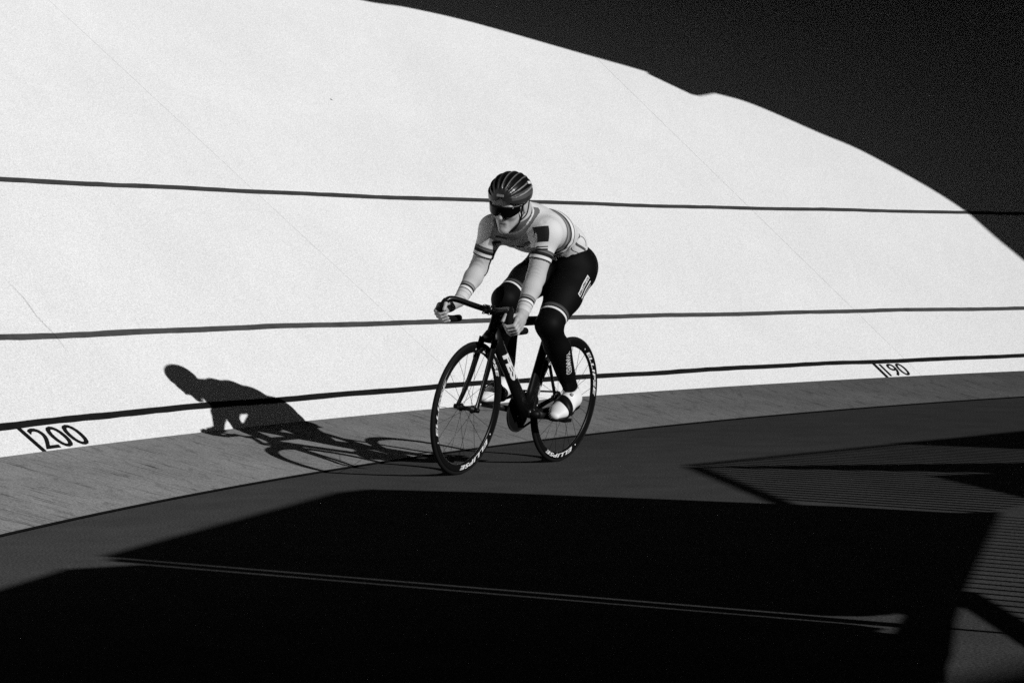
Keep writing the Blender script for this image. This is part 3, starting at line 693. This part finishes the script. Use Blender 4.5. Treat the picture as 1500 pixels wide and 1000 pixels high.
# hands closed on the drops
def hand(w, s):
    w = np.array(w); c = np.array(ROT_ST @ Vector((0.990, s * 0.191, 0.782)))
    a = np.array((0.74, 0.0, 0.67)); a = a / np.linalg.norm(a)             # along the grip, little finger to index
    o = np.array((-0.10, s * 0.94, 0.32)); o -= a * (o @ a); o /= np.linalg.norm(o)      # back of the hand faces out
    g = np.cross(a, o) * s; g = g if g[2] < 0 else -g                          # fingers go down round the bar
    pr = []; K = []
    for i, (ln, rad) in enumerate(((0.86, 0.0088), (0.97, 0.0096), (1.0, 0.0100), (0.93, 0.0098))):
        ci = c + a * (i - 1.5) * 0.0205
        k0 = ci + o * 0.036 - g * 0.010; k1 = ci + o * 0.029 * ln + g * 0.029 * ln; k2 = ci - o * 0.010 + g * 0.033 * ln; k3 = ci - o * 0.029 + g * 0.010
        K.append(k0); pr += [cone(k0, k1, rad * 1.12, rad, 0.004), cone(k1, k2, rad, rad * 0.92, 0.003), cone(k2, k3, rad * 0.92, rad * 0.8, 0.003)]
    for i, k0 in enumerate(K): pr.append(cone(w * 0.86 + k0 * 0.14 + a * (i - 1.5) * 0.008, k0, 0.016, 0.0118, 0.014))
    palm = (K[1] + K[2]) / 2 * 0.55 + w * 0.45; pr.append(cone(w, palm, 0.026, 0.024, 0.02)); pr.append(cone(palm - a * 0.014, palm + a * 0.018, 0.020, 0.020, 0.014))
    t0 = palm + a * 0.026 - o * 0.012; t1 = c + a * 0.058 - o * 0.014 - g * 0.020; t2 = c + a * 0.052 - o * 0.028 + g * 0.008
    pr += [cone(t0, t1, 0.0135, 0.0105, 0.010), cone(t1, t2, 0.0105, 0.0085, 0.004)]
    return pr
LHAND, RHAND = hand(J['lw'], 1), hand(J['rw'], -1)
FOOTL = [cone((0.115, 0.120, 0.372), (0.235, 0.124, 0.330), 0.030, 0.022, 0.02), cone(J['la'], (0.135, 0.121, 0.375), 0.036, 0.034, 0.02)]
FOOTR = [cone((0.395, -0.122, 0.392), (0.530, -0.126, 0.370), 0.030, 0.022, 0.02), cone(J['ra'], (0.410, -0.122, 0.400), 0.036, 0.034, 0.02)]
bf = Field((-0.09, -0.34, 0.26), (1.06, 0.30, 1.55), 0.0042)
for pr in TORSO + SHOULD + TRAP + LARM_U + RARM_U + LARM_F + RARM_F + GLUT + LTH + RTH + LSH + RSH + NECK + HEAD + FOOTL + FOOTR: bf.put(pr)
for hnd in (LHAND, RHAND):
    hf = Field(np.min([p for q in hnd for p in q['pts']], 0) - 0.05, np.max([p for q in hnd for p in q['pts']], 0) + 0.05, 0.0042)
    hf.o = bf.o + np.round((hf.o - bf.o) / 0.0042) * 0.0042
    for pr in hnd: hf.put(pr)
    i0 = np.round((hf.o - bf.o) / 0.0042).astype(int); sl = tuple(slice(max(i0[i], 0), min(i0[i] + hf.n[i], bf.n[i])) for i in range(3)); sb = tuple(slice(sl[i].start - i0[i], sl[i].stop - i0[i]) for i in range(3))
    A, d = bf.F[sl], hf.F[sb]; kk = 0.010; hh = np.clip(0.5 + 0.5 * (A - d) / kk, 0, 1); bf.F[sl] = A * (1 - hh) + d * hh - kk * hh * (1 - hh)
bf.put(cone(hp(0.0865, -0.021, -0.0875), hp(0.0865, 0.021, -0.0875), 0.0036, 0.0036, 0.0), sub=True)
def mat_skin():
    t = NT('skin'); o = t.obj(); lip = t.at('lip')
    n = t.remap(t.noise(o, 90, 4, 0.6), 0.3, 0.7, 0.93, 1.07); c = t.math('MULTIPLY', t.math('MULTIPLY', n, 0.46), t.remap(lip, 0, 1, 1.0, 0.72))
    t.bump(t.noise(o, 300, 3), 0.12, 0.001); return t.done(t.grey(c), 0.5, 0.35)
M_SKIN = mat_skin()
body, BV = nets_obj('body', bf, M_SKIN, rider)
lp = np.array(hp(0.082, 0, -0.088)); dl = (BV - lp) @ HR
attr(body, 'lip', np.clip(1.6 - np.maximum.reduce([np.abs(dl[:, 1]) / 0.021, np.abs(dl[:, 2] - 0.001) / 0.0115, np.abs(dl[:, 0]) / 0.02]) * 1.4, 0, 1))
del bf

# ---- clothing
def seg_t(V, pts):          # distance along a polyline and away from it
    best = np.full(len(V), 9.0); tt = np.zeros(len(V)); acc = 0.0
    for a, b_ in zip(pts, pts[1:]):
        a, b_ = np.array(a), np.array(b_); d = b_ - a; L = np.linalg.norm(d); t = np.clip(((V - a) @ d) / L / L, 0, 1); D = np.linalg.norm(V - a - t[:, None] * d, axis=1)
        m = D < best; best[m] = D[m]; tt[m] = acc + ((V[m] - a) @ d) / L if len(pts) == 2 else acc + t[m] * L; acc += L
    return tt, best
def fabric_bump(t, fold=0.0):
    o = t.obj(); f = t.noise(o, 900, 2, 0.6); b = t.math('MULTIPLY', f, 0.25)
    w = t.noise(t.mapping(o, (14, 30, 14), (0.3, 0.5, 0.2)), 1.0, 3, 0.55); b = t.math('ADD', b, t.math('MULTIPLY', w, fold))
    t.bump(b, 0.6, 0.006)
def wrinkle(o, V, amp, fn):
    n = len(o.data.vertices); N = np.empty(n * 3, np.float32); o.data.vertices.foreach_get('normal', N); N = N.reshape(-1, 3)
    W = V + N * fn(V)[:, None] * amp; o.data.vertices.foreach_set('co', W.astype(np.float32).ravel()); o.data.update()
# jersey: torso, shoulders and short sleeves
SLEEVE = 0.150
jf = Field((0.02, -0.36, 0.86), (0.80, 0.30, 1.42), 0.004)
for pr in TORSO + SHOULD + TRAP + GLUT: jf.put(pr, 0.006)
for pr in LARM_U + RARM_U: jf.put(pr, 0.008)
jf.put(cone((0.660, -0.022, 1.268), (0.725, -0.014, 1.300), 0.072, 0.070, 0.02))
for s_, e_ in (('ls', 'le'), ('rs', 're')):
    d = np.array(J[e_]) - np.array(J[s_]); d /= np.linalg.norm(d); p = np.array(J[s_]) + d * SLEEVE
    ax = [jf.o[i] + jf.h * np.arange(jf.n[i], dtype=np.float32) for i in range(3)]
    side = 1 if s_ == 'ls' else -1
    dd = (ax[0][:, None, None] - p[0]) * d[0] + (ax[1][None, :, None] - p[1]) * d[1] + (ax[2][None, None, :] - p[2]) * d[2]
    # only near this arm
    P_ = np.stack(np.meshgrid(*ax, indexing='ij'), -1); a0 = np.array(J[s_]); tt = np.clip(((P_ - a0) @ d), 0, 0.3); near = np.linalg.norm(P_ - a0 - tt[..., None] * d, axis=-1) < 0.078
    jf.F = np.where(near & (dd > -0.02), np.maximum(jf.F, dd), jf.F); del P_
sp = np.array(J['wst']) - np.array(J['pel']); sp /= np.linalg.norm(sp)
hem_n = np.array((-0.60, 0, -0.80)); hem_p = (0.190, 0, 1.155)
jf.clip(hem_n, hem_p)
nk = np.array((0.72, 0.05, 0.69)); jf.clip(nk, (0.728, -0.014, 1.305))
def mat_jersey():
    t = NT('white_jersey'); arm = t.at('arm'); tor = t.at('tor'); near = t.at('near')
    A = t.ramp(arm, [(0.0, 0.76), (0.094, 0.11), (0.104, 0.17), (0.110, 0.010), (0.127, 0.85), (0.142, 0.02), (0.148, 0.5)], 0.0, 0.2)
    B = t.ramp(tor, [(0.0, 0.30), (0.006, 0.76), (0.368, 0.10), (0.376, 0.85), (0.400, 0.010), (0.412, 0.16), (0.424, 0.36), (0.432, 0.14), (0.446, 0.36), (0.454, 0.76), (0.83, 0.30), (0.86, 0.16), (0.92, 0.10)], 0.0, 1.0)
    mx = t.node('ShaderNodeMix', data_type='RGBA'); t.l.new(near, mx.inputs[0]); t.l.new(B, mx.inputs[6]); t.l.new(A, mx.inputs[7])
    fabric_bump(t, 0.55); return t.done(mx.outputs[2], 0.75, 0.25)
M_JER = mat_jersey()
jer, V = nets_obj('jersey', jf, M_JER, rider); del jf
la_, dl_ = seg_t(V, [J['ls'], J['le']]); ra_, dr_ = seg_t(V, [J['rs'], J['re']]); isl = dl_ < dr_; at_ = np.where(isl, la_, ra_); ad_ = np.minimum(dl_, dr_)
spine = [np.array(J['pel']), np.array(J['wst']), np.array(J['che']), np.array(J['upr']) + 0.12 * np.array((0.9, 0, 0.3))]
ts = np.clip(V[:, 0] + 0.10 * np.maximum(1.25 - V[:, 2], 0) - 0.005, 0.02, 0.8); nkd, nkr = seg_t(V, [(0.66, -0.022, 1.27), (0.76, -0.014, 1.325)]); ts = np.where((V[:, 0] > 0.665 - 0.35 * (V[:, 2] - 1.22)) & (np.abs(V[:, 1] + 0.02) < 0.105 + 0.25 * (1.20 - V[:, 2])) & (V[:, 2] < 1.30), 0.845, ts); yk = np.abs(np.arctan2(V[:, 1] + 0.02, V[:, 2] - 1.25)); ts = np.where((nkr < 0.118) & (nkr > 0.098) & (V[:, 0] > 0.60) & (yk > 0.6), 0.88, ts); ts = np.where((nkr < 0.092) & (V[:, 0] > 0.650), 0.93, ts)  # chest front greyed to carry its shade; yoke and collar greys are print
hemd = -((V - np.array(hem_p)) @ (hem_n / np.linalg.norm(hem_n)))
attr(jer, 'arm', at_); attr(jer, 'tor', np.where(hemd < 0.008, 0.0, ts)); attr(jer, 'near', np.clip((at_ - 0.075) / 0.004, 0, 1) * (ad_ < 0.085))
wrinkle(jer, V, 0.0035, lambda V: np.sin(V[:, 0] * 95 + 5 * np.sin(V[:, 1] * 30) + V[:, 2] * 40) * np.clip(1 - np.abs(V[:, 0] - 0.36) / 0.10, 0, 1) * np.clip((1.16 - V[:, 2]) / 0.08, 0, 1) + 0.6 * np.sin(V[:, 2] * 110 + V[:, 1] * 60) * np.clip(1 - np.abs(V[:, 0] - 0.62) / 0.07, 0, 1) * np.clip((1.20 - V[:, 2]) / 0.06, 0, 1))
V2 = np.empty(len(jer.data.vertices) * 3, np.float32); jer.data.vertices.foreach_get('co', V2); V2 = V2.reshape(-1, 3).astype(float)
def folds(V):
    out = np.zeros(len(V))
    for c, dirv, frq, rad in (((0.66, 0.10, 1.17), (0.3, 0.9, 0.9), 150, 0.085), ((0.67, -0.12, 1.16), (0.3, -0.9, 0.9), 150, 0.085), ((0.40, 0.13, 1.14), (0.9, 0.1, 0.7), 120, 0.09), ((0.60, 0.12, 1.28), (0.2, 1.0, -0.5), 110, 0.07), ((0.30, 0.05, 1.26), (0.8, 0.3, -0.6), 100, 0.08)):
        c = np.array(c); dv = np.array(dirv) / np.linalg.norm(dirv); q = V - c; r = np.linalg.norm(q, axis=1)
        out += np.sin((q @ dv) * frq + 2.0 * np.sin(q[:, 0] * 38 + q[:, 2] * 21)) * np.clip(1 - r / rad, 0, 1)
    return out
wrinkle(jer, V2, 0.0030, folds)
# arm warmers
def mat_sleeve():
    t = NT('light_sleeve'); arm = t.at('arm')
    A = t.ramp(arm, [(0.0, 0.54), (0.118, 0.20), (0.127, 0.30), (0.133, 0.015), (0.143, 0.82), (0.157, 0.04), (0.161, 0.62), (0.178, 0.40), (0.181, 0.66), (0.205, 0.45), (0.208, 0.70)], 0.0, 0.3)
    o = t.obj(); wv = t.noise(t.mapping(o, (6, 6, 90)), 1.0, 2, 0.5)
    t.bump(t.math('ADD', t.math('MULTIPLY', t.noise(o, 900, 2), 0.2), t.math('MULTIPLY', wv, 0.5)), 0.5, 0.004); return t.done(A, 0.75, 0.25)
M_SLV = mat_sleeve()
for s_, e_, w_, prs in (('ls', 'le', 'lw', LARM_U + LARM_F), ('rs', 're', 'rw', RARM_U + RARM_F)):
    pts = [J[s_], J[e_], J[w_]]; sf = Field(np.min(pts, 0) - 0.08, np.max(pts, 0) + 0.08, 0.0038)
    for pr in prs: sf.put(pr, 0.0035)
    d = np.array(J[w_]) - np.array(J[e_]); d /= np.linalg.norm(d); sf.clip(d, np.array(J[w_]) - d * 0.004)
    d2 = np.array(J[s_]) - np.array(J[e_]); d2 /= np.linalg.norm(d2); sf.clip(d2, np.array(J[s_]) - d2 * 0.10)
    o, V = nets_obj('sleeve', sf, M_SLV, rider)
    e = np.array(J[e_]); L = np.linalg.norm(np.array(J[w_]) - e)
    f = (V - e) @ d; attr(o, 'arm', np.clip(f + (0.215 - L) + 0.0, 0, 0.3))
    ang = np.arctan2(V[:, 1] - e[1], V[:, 0] - e[0])
    wrinkle(o, V, 0.0013, lambda V: np.sin(((V - e) @ d) * 360 + 2.2 * np.sin(ang * 2.0 + 0.6)) * np.exp(-(((V - e) @ d) / 0.030) ** 2) * (0.45 + 0.55 * np.sin(ang * 1.5 + 2.0)) + 0.5 * np.sin(((V - e) @ d) * 300 + V[:, 1] * 80) * np.clip((f - L + 0.06) / 0.04, 0, 1))
# shorts with banded hems
def mat_shorts():
    t = NT('black_shorts'); a = t.at('leg')
    A = t.ramp(a, [(0.0, 0.004), (0.338, 0.05), (0.346, 0.10), (0.352, 0.04), (0.358, 0.006), (0.364, 0.82), (0.376, 0.01)], 0.0, 0.5)
    fabric_bump(t, 0.15); return t.done(A, 0.6, 0.08)
M_SHO = mat_shorts()
THL = 0.375
sf = Field((-0.08, -0.29, 0.74), (0.70, 0.26, 1.42), 0.004)
for pr in TORSO + GLUT + LTH + RTH: sf.put(pr, 0.004)
ax = [sf.o[i] + sf.h * np.arange(sf.n[i], dtype=np.float32) for i in range(3)]; P_ = np.stack(np.meshgrid(*ax, indexing='ij'), -1)
for h_, k_ in (('lh', 'lk'), ('rh', 'rk')):
    a0 = np.array(J[h_]); d = np.array(J[k_]) - a0; L = np.linalg.norm(d); d /= L; x = (P_ - a0) @ d
    near = np.linalg.norm(P_ - a0 - np.clip(x, 0, L + .1)[..., None] * d, axis=-1) < 0.10
    sf.F = np.where(near & (x > L - 0.10), np.maximum(sf.F, x - (L - 0.048)), sf.F)
del P_
sf.clip((0.80, 0, 0.60), (0.40, 0, 1.20))
sho, V = nets_obj('shorts', sf, M_SHO, rider); del sf
vals = np.zeros(len(V)); best = np.full(len(V), 9.0)
for h_, k_ in (('lh', 'lk'), ('rh', 'rk')):
    a0 = np.array(J[h_]); d = np.array(J[k_]) - a0; L = np.linalg.norm(d); d /= L; x = (V - a0) @ d; D = np.linalg.norm(V - a0 - np.clip(x, 0, L)[:, None] * d, axis=1)
    m = D < best; best[m] = D[m]; vals[m] = (x - (L - 0.048))[m] + 0.382
attr(sho, 'leg', np.clip(vals, 0, 0.5))
# leg warmers
M_LEG = plain('black_leg_warmer', 0.004, 0.6, 0.08, var=0.2, scale=300, bump=0.2)
LEGOBJ = {}
for k_, a_, h_, prs, sd_ in (('lk', 'la', 'lh', LTH[1:] + LSH, 1), ('rk', 'ra', 'rh', RTH[1:] + RSH, -1)):
    pts = [J[k_], J[a_], mid(J[h_], J[k_], 0.6)]; lf = Field(np.min(pts, 0) - 0.09, np.max(pts, 0) + 0.09, 0.004)
    for pr in prs: lf.put(pr, 0.002)
    d = np.array(J[h_]) - np.array(J[k_]); d /= np.linalg.norm(d); lf.clip(d, np.array(J[k_]) + d * 0.13)
    d = np.array(J[a_]) - np.array(J[k_]); d /= np.linalg.norm(d); lf.clip(d, np.array(J[a_]) + d * 0.002)
    LEGOBJ[sd_], _ = nets_obj('leg_warmer', lf, M_LEG, rider)
# shoes
M_SHOE = plain('white_shoe', 0.88, 0.5, 0.3, var=0.04, scale=40, bump=0.1); M_SOLE = plain('black_shoe_sole', 0.006, 0.5, 0.15)
M_GREY = plain('grey_dial', 0.30, 0.4, 0.5)
def shoe(heel, toe, y, ank, sd_):
    h, t = np.array((heel[0], y, heel[1])), np.array((toe[0], y + sd_ * 0.010, toe[1])); d = (t - h) / np.linalg.norm(t - h); up_ = np.array((-d[2], 0, d[0])); up_ /= np.linalg.norm(up_); lat = np.array((0, 1.0, 0))
    def q(x, z, yy=0.0): return tuple(h + d * x + up_ * z + lat * yy)
    f = Field(np.minimum(h, t) - 0.10, np.maximum(h, t) + 0.12, 0.0036)
    for pr in (cone(q(0.036, 0.010), q(0.13, 0.006), 0.036, 0.038, 0.03), cone(q(0.13, 0.004), q(0.200, -0.004), 0.036, 0.032, 0.03, 0.76, y), cone(q(0.200, -0.004), q(0.252, -0.012), 0.032, 0.020, 0.03, 0.66, y), cone(q(0.05, 0.030), tuple(np.array(ank) + up_ * 0.004), 0.040, 0.043, 0.03), cone(q(0.06, 0.03), q(0.15, 0.014), 0.042, 0.038, 0.03)): f.put(pr)
    f.clip(-up_, np.array(q(0, -0.028))); f.clip(up_ * 0.8 - d * 0.35, np.array(ank) + up_ * 0.014)
    o, V = nets_obj('shoe', f, M_SHOE, rider)
    f2 = Field(np.minimum(h, t) - 0.08, np.maximum(h, t) + 0.08, 0.0036)
    for pr in (cone(q(0.038, -0.02), q(0.14, -0.02), 0.033, 0.034, 0.02), cone(q(0.14, -0.02), q(0.215, -0.022), 0.043, 0.042, 0.03, 0.9, y), cone(q(0.215, -0.022), q(0.246, -0.020), 0.040, 0.029, 0.03, 0.85, y)): f2.put(pr)
    f2.clip(up_, np.array(q(0, -0.022))); f2.clip(-up_, np.array(q(0, -0.036)))
    nets_obj('sole', f2, M_SOLE, o)
    bv = BVHTree.FromPolygons([Vector(v) for v in V], [tuple(p.vertices) for p in o.data.polygons])
    def strap(x0, w, mat, nm, lift=0.003, skew=0.0):
        VV, FF = [], []; n = 26
        for i in range(n):
            a = R(-38 + 256 * i / (n - 1))
            for e in (-w / 2, w / 2):
                c = Vector(q(x0 + e + skew * math.cos(a), 0.004)); dr = Vector(lat) * math.cos(a) + Vector(up_) * math.sin(a)
                hit = bv.ray_cast(c + dr * 0.15, -dr); p = hit[0] if hit[0] is not None else c + dr * 0.04; VV.append(p + dr * lift)
        for i in range(n - 1): FF.append((2 * i, 2 * i + 1, 2 * i + 3, 2 * i + 2))
        so = mesh(nm, VV, FF, mat, o); md = so.modifiers.new('s', 'SOLIDIFY'); md.thickness = 0.003; md.offset = 0
    strap(0.160, 0.046, M_SOLE, 'strap', 0.004, 0.012)
    c = Vector(q(0.108, 0.03)); dr = (Vector(lat) * sd_ * 0.6 + Vector(up_) * 0.8).normalized(); hit = bv.ray_cast(c + dr * 0.15, -dr)
    if hit[0] is not None: mesh('dial', *cyl(hit[0] - dr * 0.004, hit[0] + dr * 0.006, 0.010, 0.009, 16), M_GREY, o)
shoe((0.078, 0.360), (0.352, 0.290), 0.120, J['la'], 1)
shoe((0.360, 0.382), (0.648, 0.352), -0.122, J['ra'], -1)

# ---- helmet, glasses, straps (in the head's frame)
def hv(x, y, z): return Vector(hp(x, y, z))
def mat_helmet():
    t = NT('dark_helmet_shell'); g = t.at('groove'); l = t.at('pale')
    n = t.remap(t.noise(t.obj(), 25, 3), 0.3, 0.7, 0.8, 1.2); a = t.remap(g, 0.15, 0.55, 0.030, 0.004)
    c = t.math('ADD', t.math('MULTIPLY', a, n), t.math('MULTIPLY', l, 0.26)); return t.done(t.grey(c), 0.38, 0.3, coat=0.1)
M_HEL = mat_helmet()
NL, NM = 190, 100; V, F, G, PL = [], [], [], []
ridges = [-1.45, -1.08, -0.72, -0.36, 0.0, 0.36, 0.72, 1.08, 1.45]
for i in range(NM + 1):
    th_ = 0.06 + 2.86 * i / NM                    # from the brow over the crown to the nape
    for j in range(NL + 1):
        ph_ = -1.86 + 3.72 * j / NL               # round the head, ribs fan out from the brow
        dd = min(abs(ph_ - r_ * (1.0 - 0.06 * th_)) for r_ in ridges); gr = min(1.0, max(0.0, (dd * math.sin(th_) - 0.022) / 0.045))
        fade = min(1, max(0, (th_ - 0.38) / 0.30)) * min(1, max(0, (2.45 - th_) / 0.6)) * min(1, max(0, (1.48 - abs(ph_)) / 0.10))
        gr *= fade; cx_ = math.cos(th_); rx = 0.124 if cx_ > 0 else 0.142; ry, rz = 0.097, 0.098
        e = 1.0 + 0.022 * (1 - gr) * fade - 0.050 * gr
        sn = math.sin(th_) ** 0.82
        x = rx * cx_ * e; y = ry * sn * math.sin(ph_) * e; z = rz * sn * math.cos(ph_) * e
        V.append(hv(x - 0.012, y, z + 0.040 - 0.06 * max(0.0, -x) + 0.004 * cx_)); G.append(gr); PL.append(1.0 if (0.98 < ph_ < 1.36 and 0.9 < th_ < 2.2 and gr < 0.5) else (0.45 if gr < 0.10 and fade > 0.5 and ph_ > -0.3 else (0.22 if 1.2 < ph_ < 1.6 and th_ > 0.5 else 0.0)))
w = NL + 1
for i in range(NM):
    for j in range(NL): F.append((i * w + j, i * w + j + 1, (i + 1) * w + j + 1, (i + 1) * w + j))
hel = mesh('helmet', V, F, M_HEL, rider); attr(hel, 'groove', G); attr(hel, 'pale', PL)
md = hel.modifiers.new('s', 'SOLIDIFY'); md.thickness = 0.016; md.offset = -1 if True else 1
def hbox(name, c, u, v, n, su, sv, sn, mat, par):
    VV = []
    for k in (-1, 1):
        for a, b_ in ((-1, -1), (1, -1), (1, 1), (-1, 1)): VV.append(hv(*(np.array(c) + np.array(u) * su * a / 2 + np.array(v) * sv * b_ / 2 + np.array(n) * sn * k / 2)))
    return mesh(name, VV, [(0, 3, 2, 1), (4, 5, 6, 7), (0, 1, 5, 4), (1, 2, 6, 5), (2, 3, 7, 6), (3, 0, 4, 7)], mat, par, smooth=False)
hbox('badge', (0.1100, 0, 0.066), (0, 1, 0), (-0.2, 0, 0.98), (0.98, 0, 0.2), 0.034, 0.011, 0.006, M_GREY, hel)
hbox('badge', (-0.035, 0.0840, 0.093), (0.95, 0.0, 0.30), (-0.24, -0.55, 0.80), (0.1, 0.83, 0.55), 0.034, 0.013, 0.006, M_DECAL, hel)
# glasses: one wrapped lens with its frame
M_LENS = plain('black_lens', 0.003, 0.12, 0.08, var=0.05)
V, F = [], []; n = 40
for i in range(n + 1):
    a = R(-66 + 132 * i / n); top = 0.016 - 0.006 * (abs(a) / 1.15) ** 2; nose = math.exp(-(a / 0.13) ** 2); bot = -0.033 + 0.024 * nose + 0.020 * max(0, (abs(a) - 0.62) / 0.55) ** 1.3
    for k in range(7):
        z = bot + (top - bot) * k / 6; rx = 0.102 - 0.25 * max(0, -z) ** 1.0 * 0.35; V.append(hv(0.012 + rx * math.cos(a), 0.083 * math.sin(a), z - 0.006))
for i in range(n):
    for k in range(6): F.append((i * 7 + k, (i + 1) * 7 + k, (i + 1) * 7 + k + 1, i * 7 + k + 1))
gl = mesh('sunglasses', V, F, M_LENS, rider); md = gl.modifiers.new('s', 'SOLIDIFY'); md.thickness = 0.003; md.offset = 1
top = [V[i * 7 + 6] for i in range(n + 1)]; bot = [V[i * 7] for i in range(n + 1)]
mesh('brow_frame', *tube(top, 0.0026, 8), M_MATT, gl); mesh('lower_frame', *tube(bot, 0.0018, 8), M_MATT, gl)
for s in (-1, 1): mesh('temple_arm', *tube(spline([hv(0.050, s * 0.077, 0.004), hv(0.02, s * 0.083, 0.002), hv(-0.02, s * 0.083, 0.004)], 5), 0.0030, 8), M_MATT, gl)
for s in (-1, 1): mesh('chin_strap', *tube(spline([hv(0.030, s * 0.084, 0.012), hv(0.026, s * 0.075, -0.030), hv(0.022, s * 0.066, -0.075), hv(0.040, s * 0.044, -0.118), hv(0.052, s * 0.012, -0.140)], 6), 0.0042, 8), M_MATT, hel)
for s in (-1, 1): mesh('ear_strap', *tube(spline([hv(-0.055, s * 0.080, 0.0), hv(-0.02, s * 0.082, -0.055), hv(0.020, s * 0.068, -0.076)], 6), 0.0034, 8), M_MATT, hel)
mesh('strap_buckle', *tube([hv(0.056, 0.006, -0.142), hv(0.056, 0.020, -0.138)], 0.005, 8), M_METAL, hel)

# ---- prints on the clothing, laid on the cloth
def bvh_of(o): return BVHTree.FromPolygons([v.co.copy() for v in o.data.vertices], [tuple(p.vertices) for p in o.data.polygons])
def on_cloth(name, P, F, c, u, v, n, bv, mat, par, lift=0.0018):
    c, u, v, n = Vector(c), Vector(u), Vector(v), Vector(n).normalized(); VV = []
    for x, y in P:
        p = c + u * float(x) + v * float(y); h = bv.ray_cast(p + n * 0.25, -n); q = h[0] if h[0] is not None else p; VV.append(q + n * lift)
    return mesh(name, VV, F, mat, par, smooth=False)
def grid2(w, h, nx=8, ny=4, r=0.0):
    P = [(-w / 2 + w * i / nx, -h / 2 + h * j / ny) for i in range(nx + 1) for j in range(ny + 1)]; F = [(i * (ny + 1) + j, (i + 1) * (ny + 1) + j, (i + 1) * (ny + 1) + j + 1, i * (ny + 1) + j + 1) for i in range(nx) for j in range(ny)]
    return np.array(P), F
bj, bs, bl = bvh_of(jer), bvh_of(sho), bvh_of(LEGOBJ[1])
M_INK = plain('black_print', 0.012, 0.6, 0.3); M_INKG = plain('dark_grey_print', 0.09, 0.6, 0.3)
def centred(P): return P - (P.min(0) + P.max(0)) / 2
# thigh panel
u = Vector((-0.72, 0, 0.69)); v = Vector((0.69, 0, 0.72)); n = Vector((0.1, 0.98, 0.15))
P, F = grid2(0.142, 0.024, 10, 3); on_cloth('print_panel', P, F, (0.300, 0.2, 0.975), u, v, n, bs, M_DECAL, sho)
P, F = grid2(0.130, 0.009, 10, 2); on_cloth('print_panel', P, F, (0.276, 0.2, 0.955), u, v, n, bs, M_DECAL, sho)
T, F = text_tris('INRA LUPEX CO', 1, 0, 0.02, 1); on_cloth('lettering', centred(fit(T, 0.128, 0.014)), F, (0.300, 0.2, 0.975), u, v, n, bs, M_INK, sho, 0.0034)
T, F = text_tris('LANDESBANK', 1, 0, 0.03, 1); on_cloth('lettering', centred(fit(T, 0.120, 0.010)), F, (0.262, 0.2, 0.942), u, v, n, bs, M_DECAL, sho, 0.0026)
# calf lettering, reading upwards
T, F = text_tris('GERMANY', 1, 0, 0.02, 3); u = Vector((0.60, 0, 0.80)); v = Vector((-0.80, 0, 0.60)); on_cloth('lettering', centred(fit(T, 0.150, 0.028)), F, (0.338, 0.2, 0.572), u, v, Vector((0.05, 0.99, 0)), bl, M_DECAL, LEGOBJ[1], 0.003)
# sleeve badge and marks
n = Vector((0.45, 0.85, 0.25)); u = Vector((-0.86, 0.48, 0.05)); v = Vector((-0.05, -0.2, 0.98))
P, F = grid2(0.050, 0.078, 6, 8); on_cloth('badge', P, F, (0.756, 0.185, 1.238), u, v, n, bj, M_INK, jer)
for dz, hh in ((-0.064, 0.005), (-0.078, 0.009)):
    P, F = grid2(0.054, hh, 8, 2); on_cloth('sleeve_mark', P, F, (0.756, 0.190, 1.238 + dz), u, v, n, bj, M_INK, jer)
# dark prints on the chest and on the rear pocket
n = Vector((0.80, 0.10, -0.59)); u = Vector((-0.12, 0.99, 0)); v = Vector((0.59, 0.0, 0.80))
for x, z, y, w_, h_ in ((0.735, 1.185, -0.070, 0.062, 0.012), (0.705, 1.165, -0.105, 0.040, 0.018), (0.690, 1.150, -0.020, 0.012, 0.010), (0.690, 1.150, 0.018, 0.034, 0.014)):
    P, F = grid2(w_, h_, 6, 3); on_cloth('chest_print', P, F, (x, y, z), u, v, n, bj, M_INK, jer)
n = Vector((-0.15, 0.95, 0.28)); u = Vector((-0.86, -0.12, -0.36)).normalized(); v = Vector((-0.32, 0.0, 0.86)).normalized()
P, F = grid2(0.105, 0.011, 8, 2); on_cloth('pocket_print', P, F, (0.285, 0.12, 1.165), u, v, n, bj, M_INKG, jer)
P = [(0.048 * math.cos(t) * k, 0.010 + 0.046 * math.sin(t) * k) for t in np.linspace(0.2, 2.9, 16) for k in (0.95, 1.03)]; F = [(2 * i, 2 * i + 1, 2 * i + 3, 2 * i + 2) for i in range(15)]
on_cloth('pocket_print', np.array(P), F, (0.285, 0.12, 1.165), u, v, n, bj, M_INKG, jer)
P, F = grid2(0.008, 0.024, 2, 3); on_cloth('pocket_print', P, F, (0.292, 0.12, 1.222), u, v, n, bj, M_INKG, jer)
P, F = grid2(0.13, 0.0022, 10, 1); on_cloth('pocket_seam', P, F, (0.300, 0.12, 1.140), u, v, n, bj, M_INKG, jer)
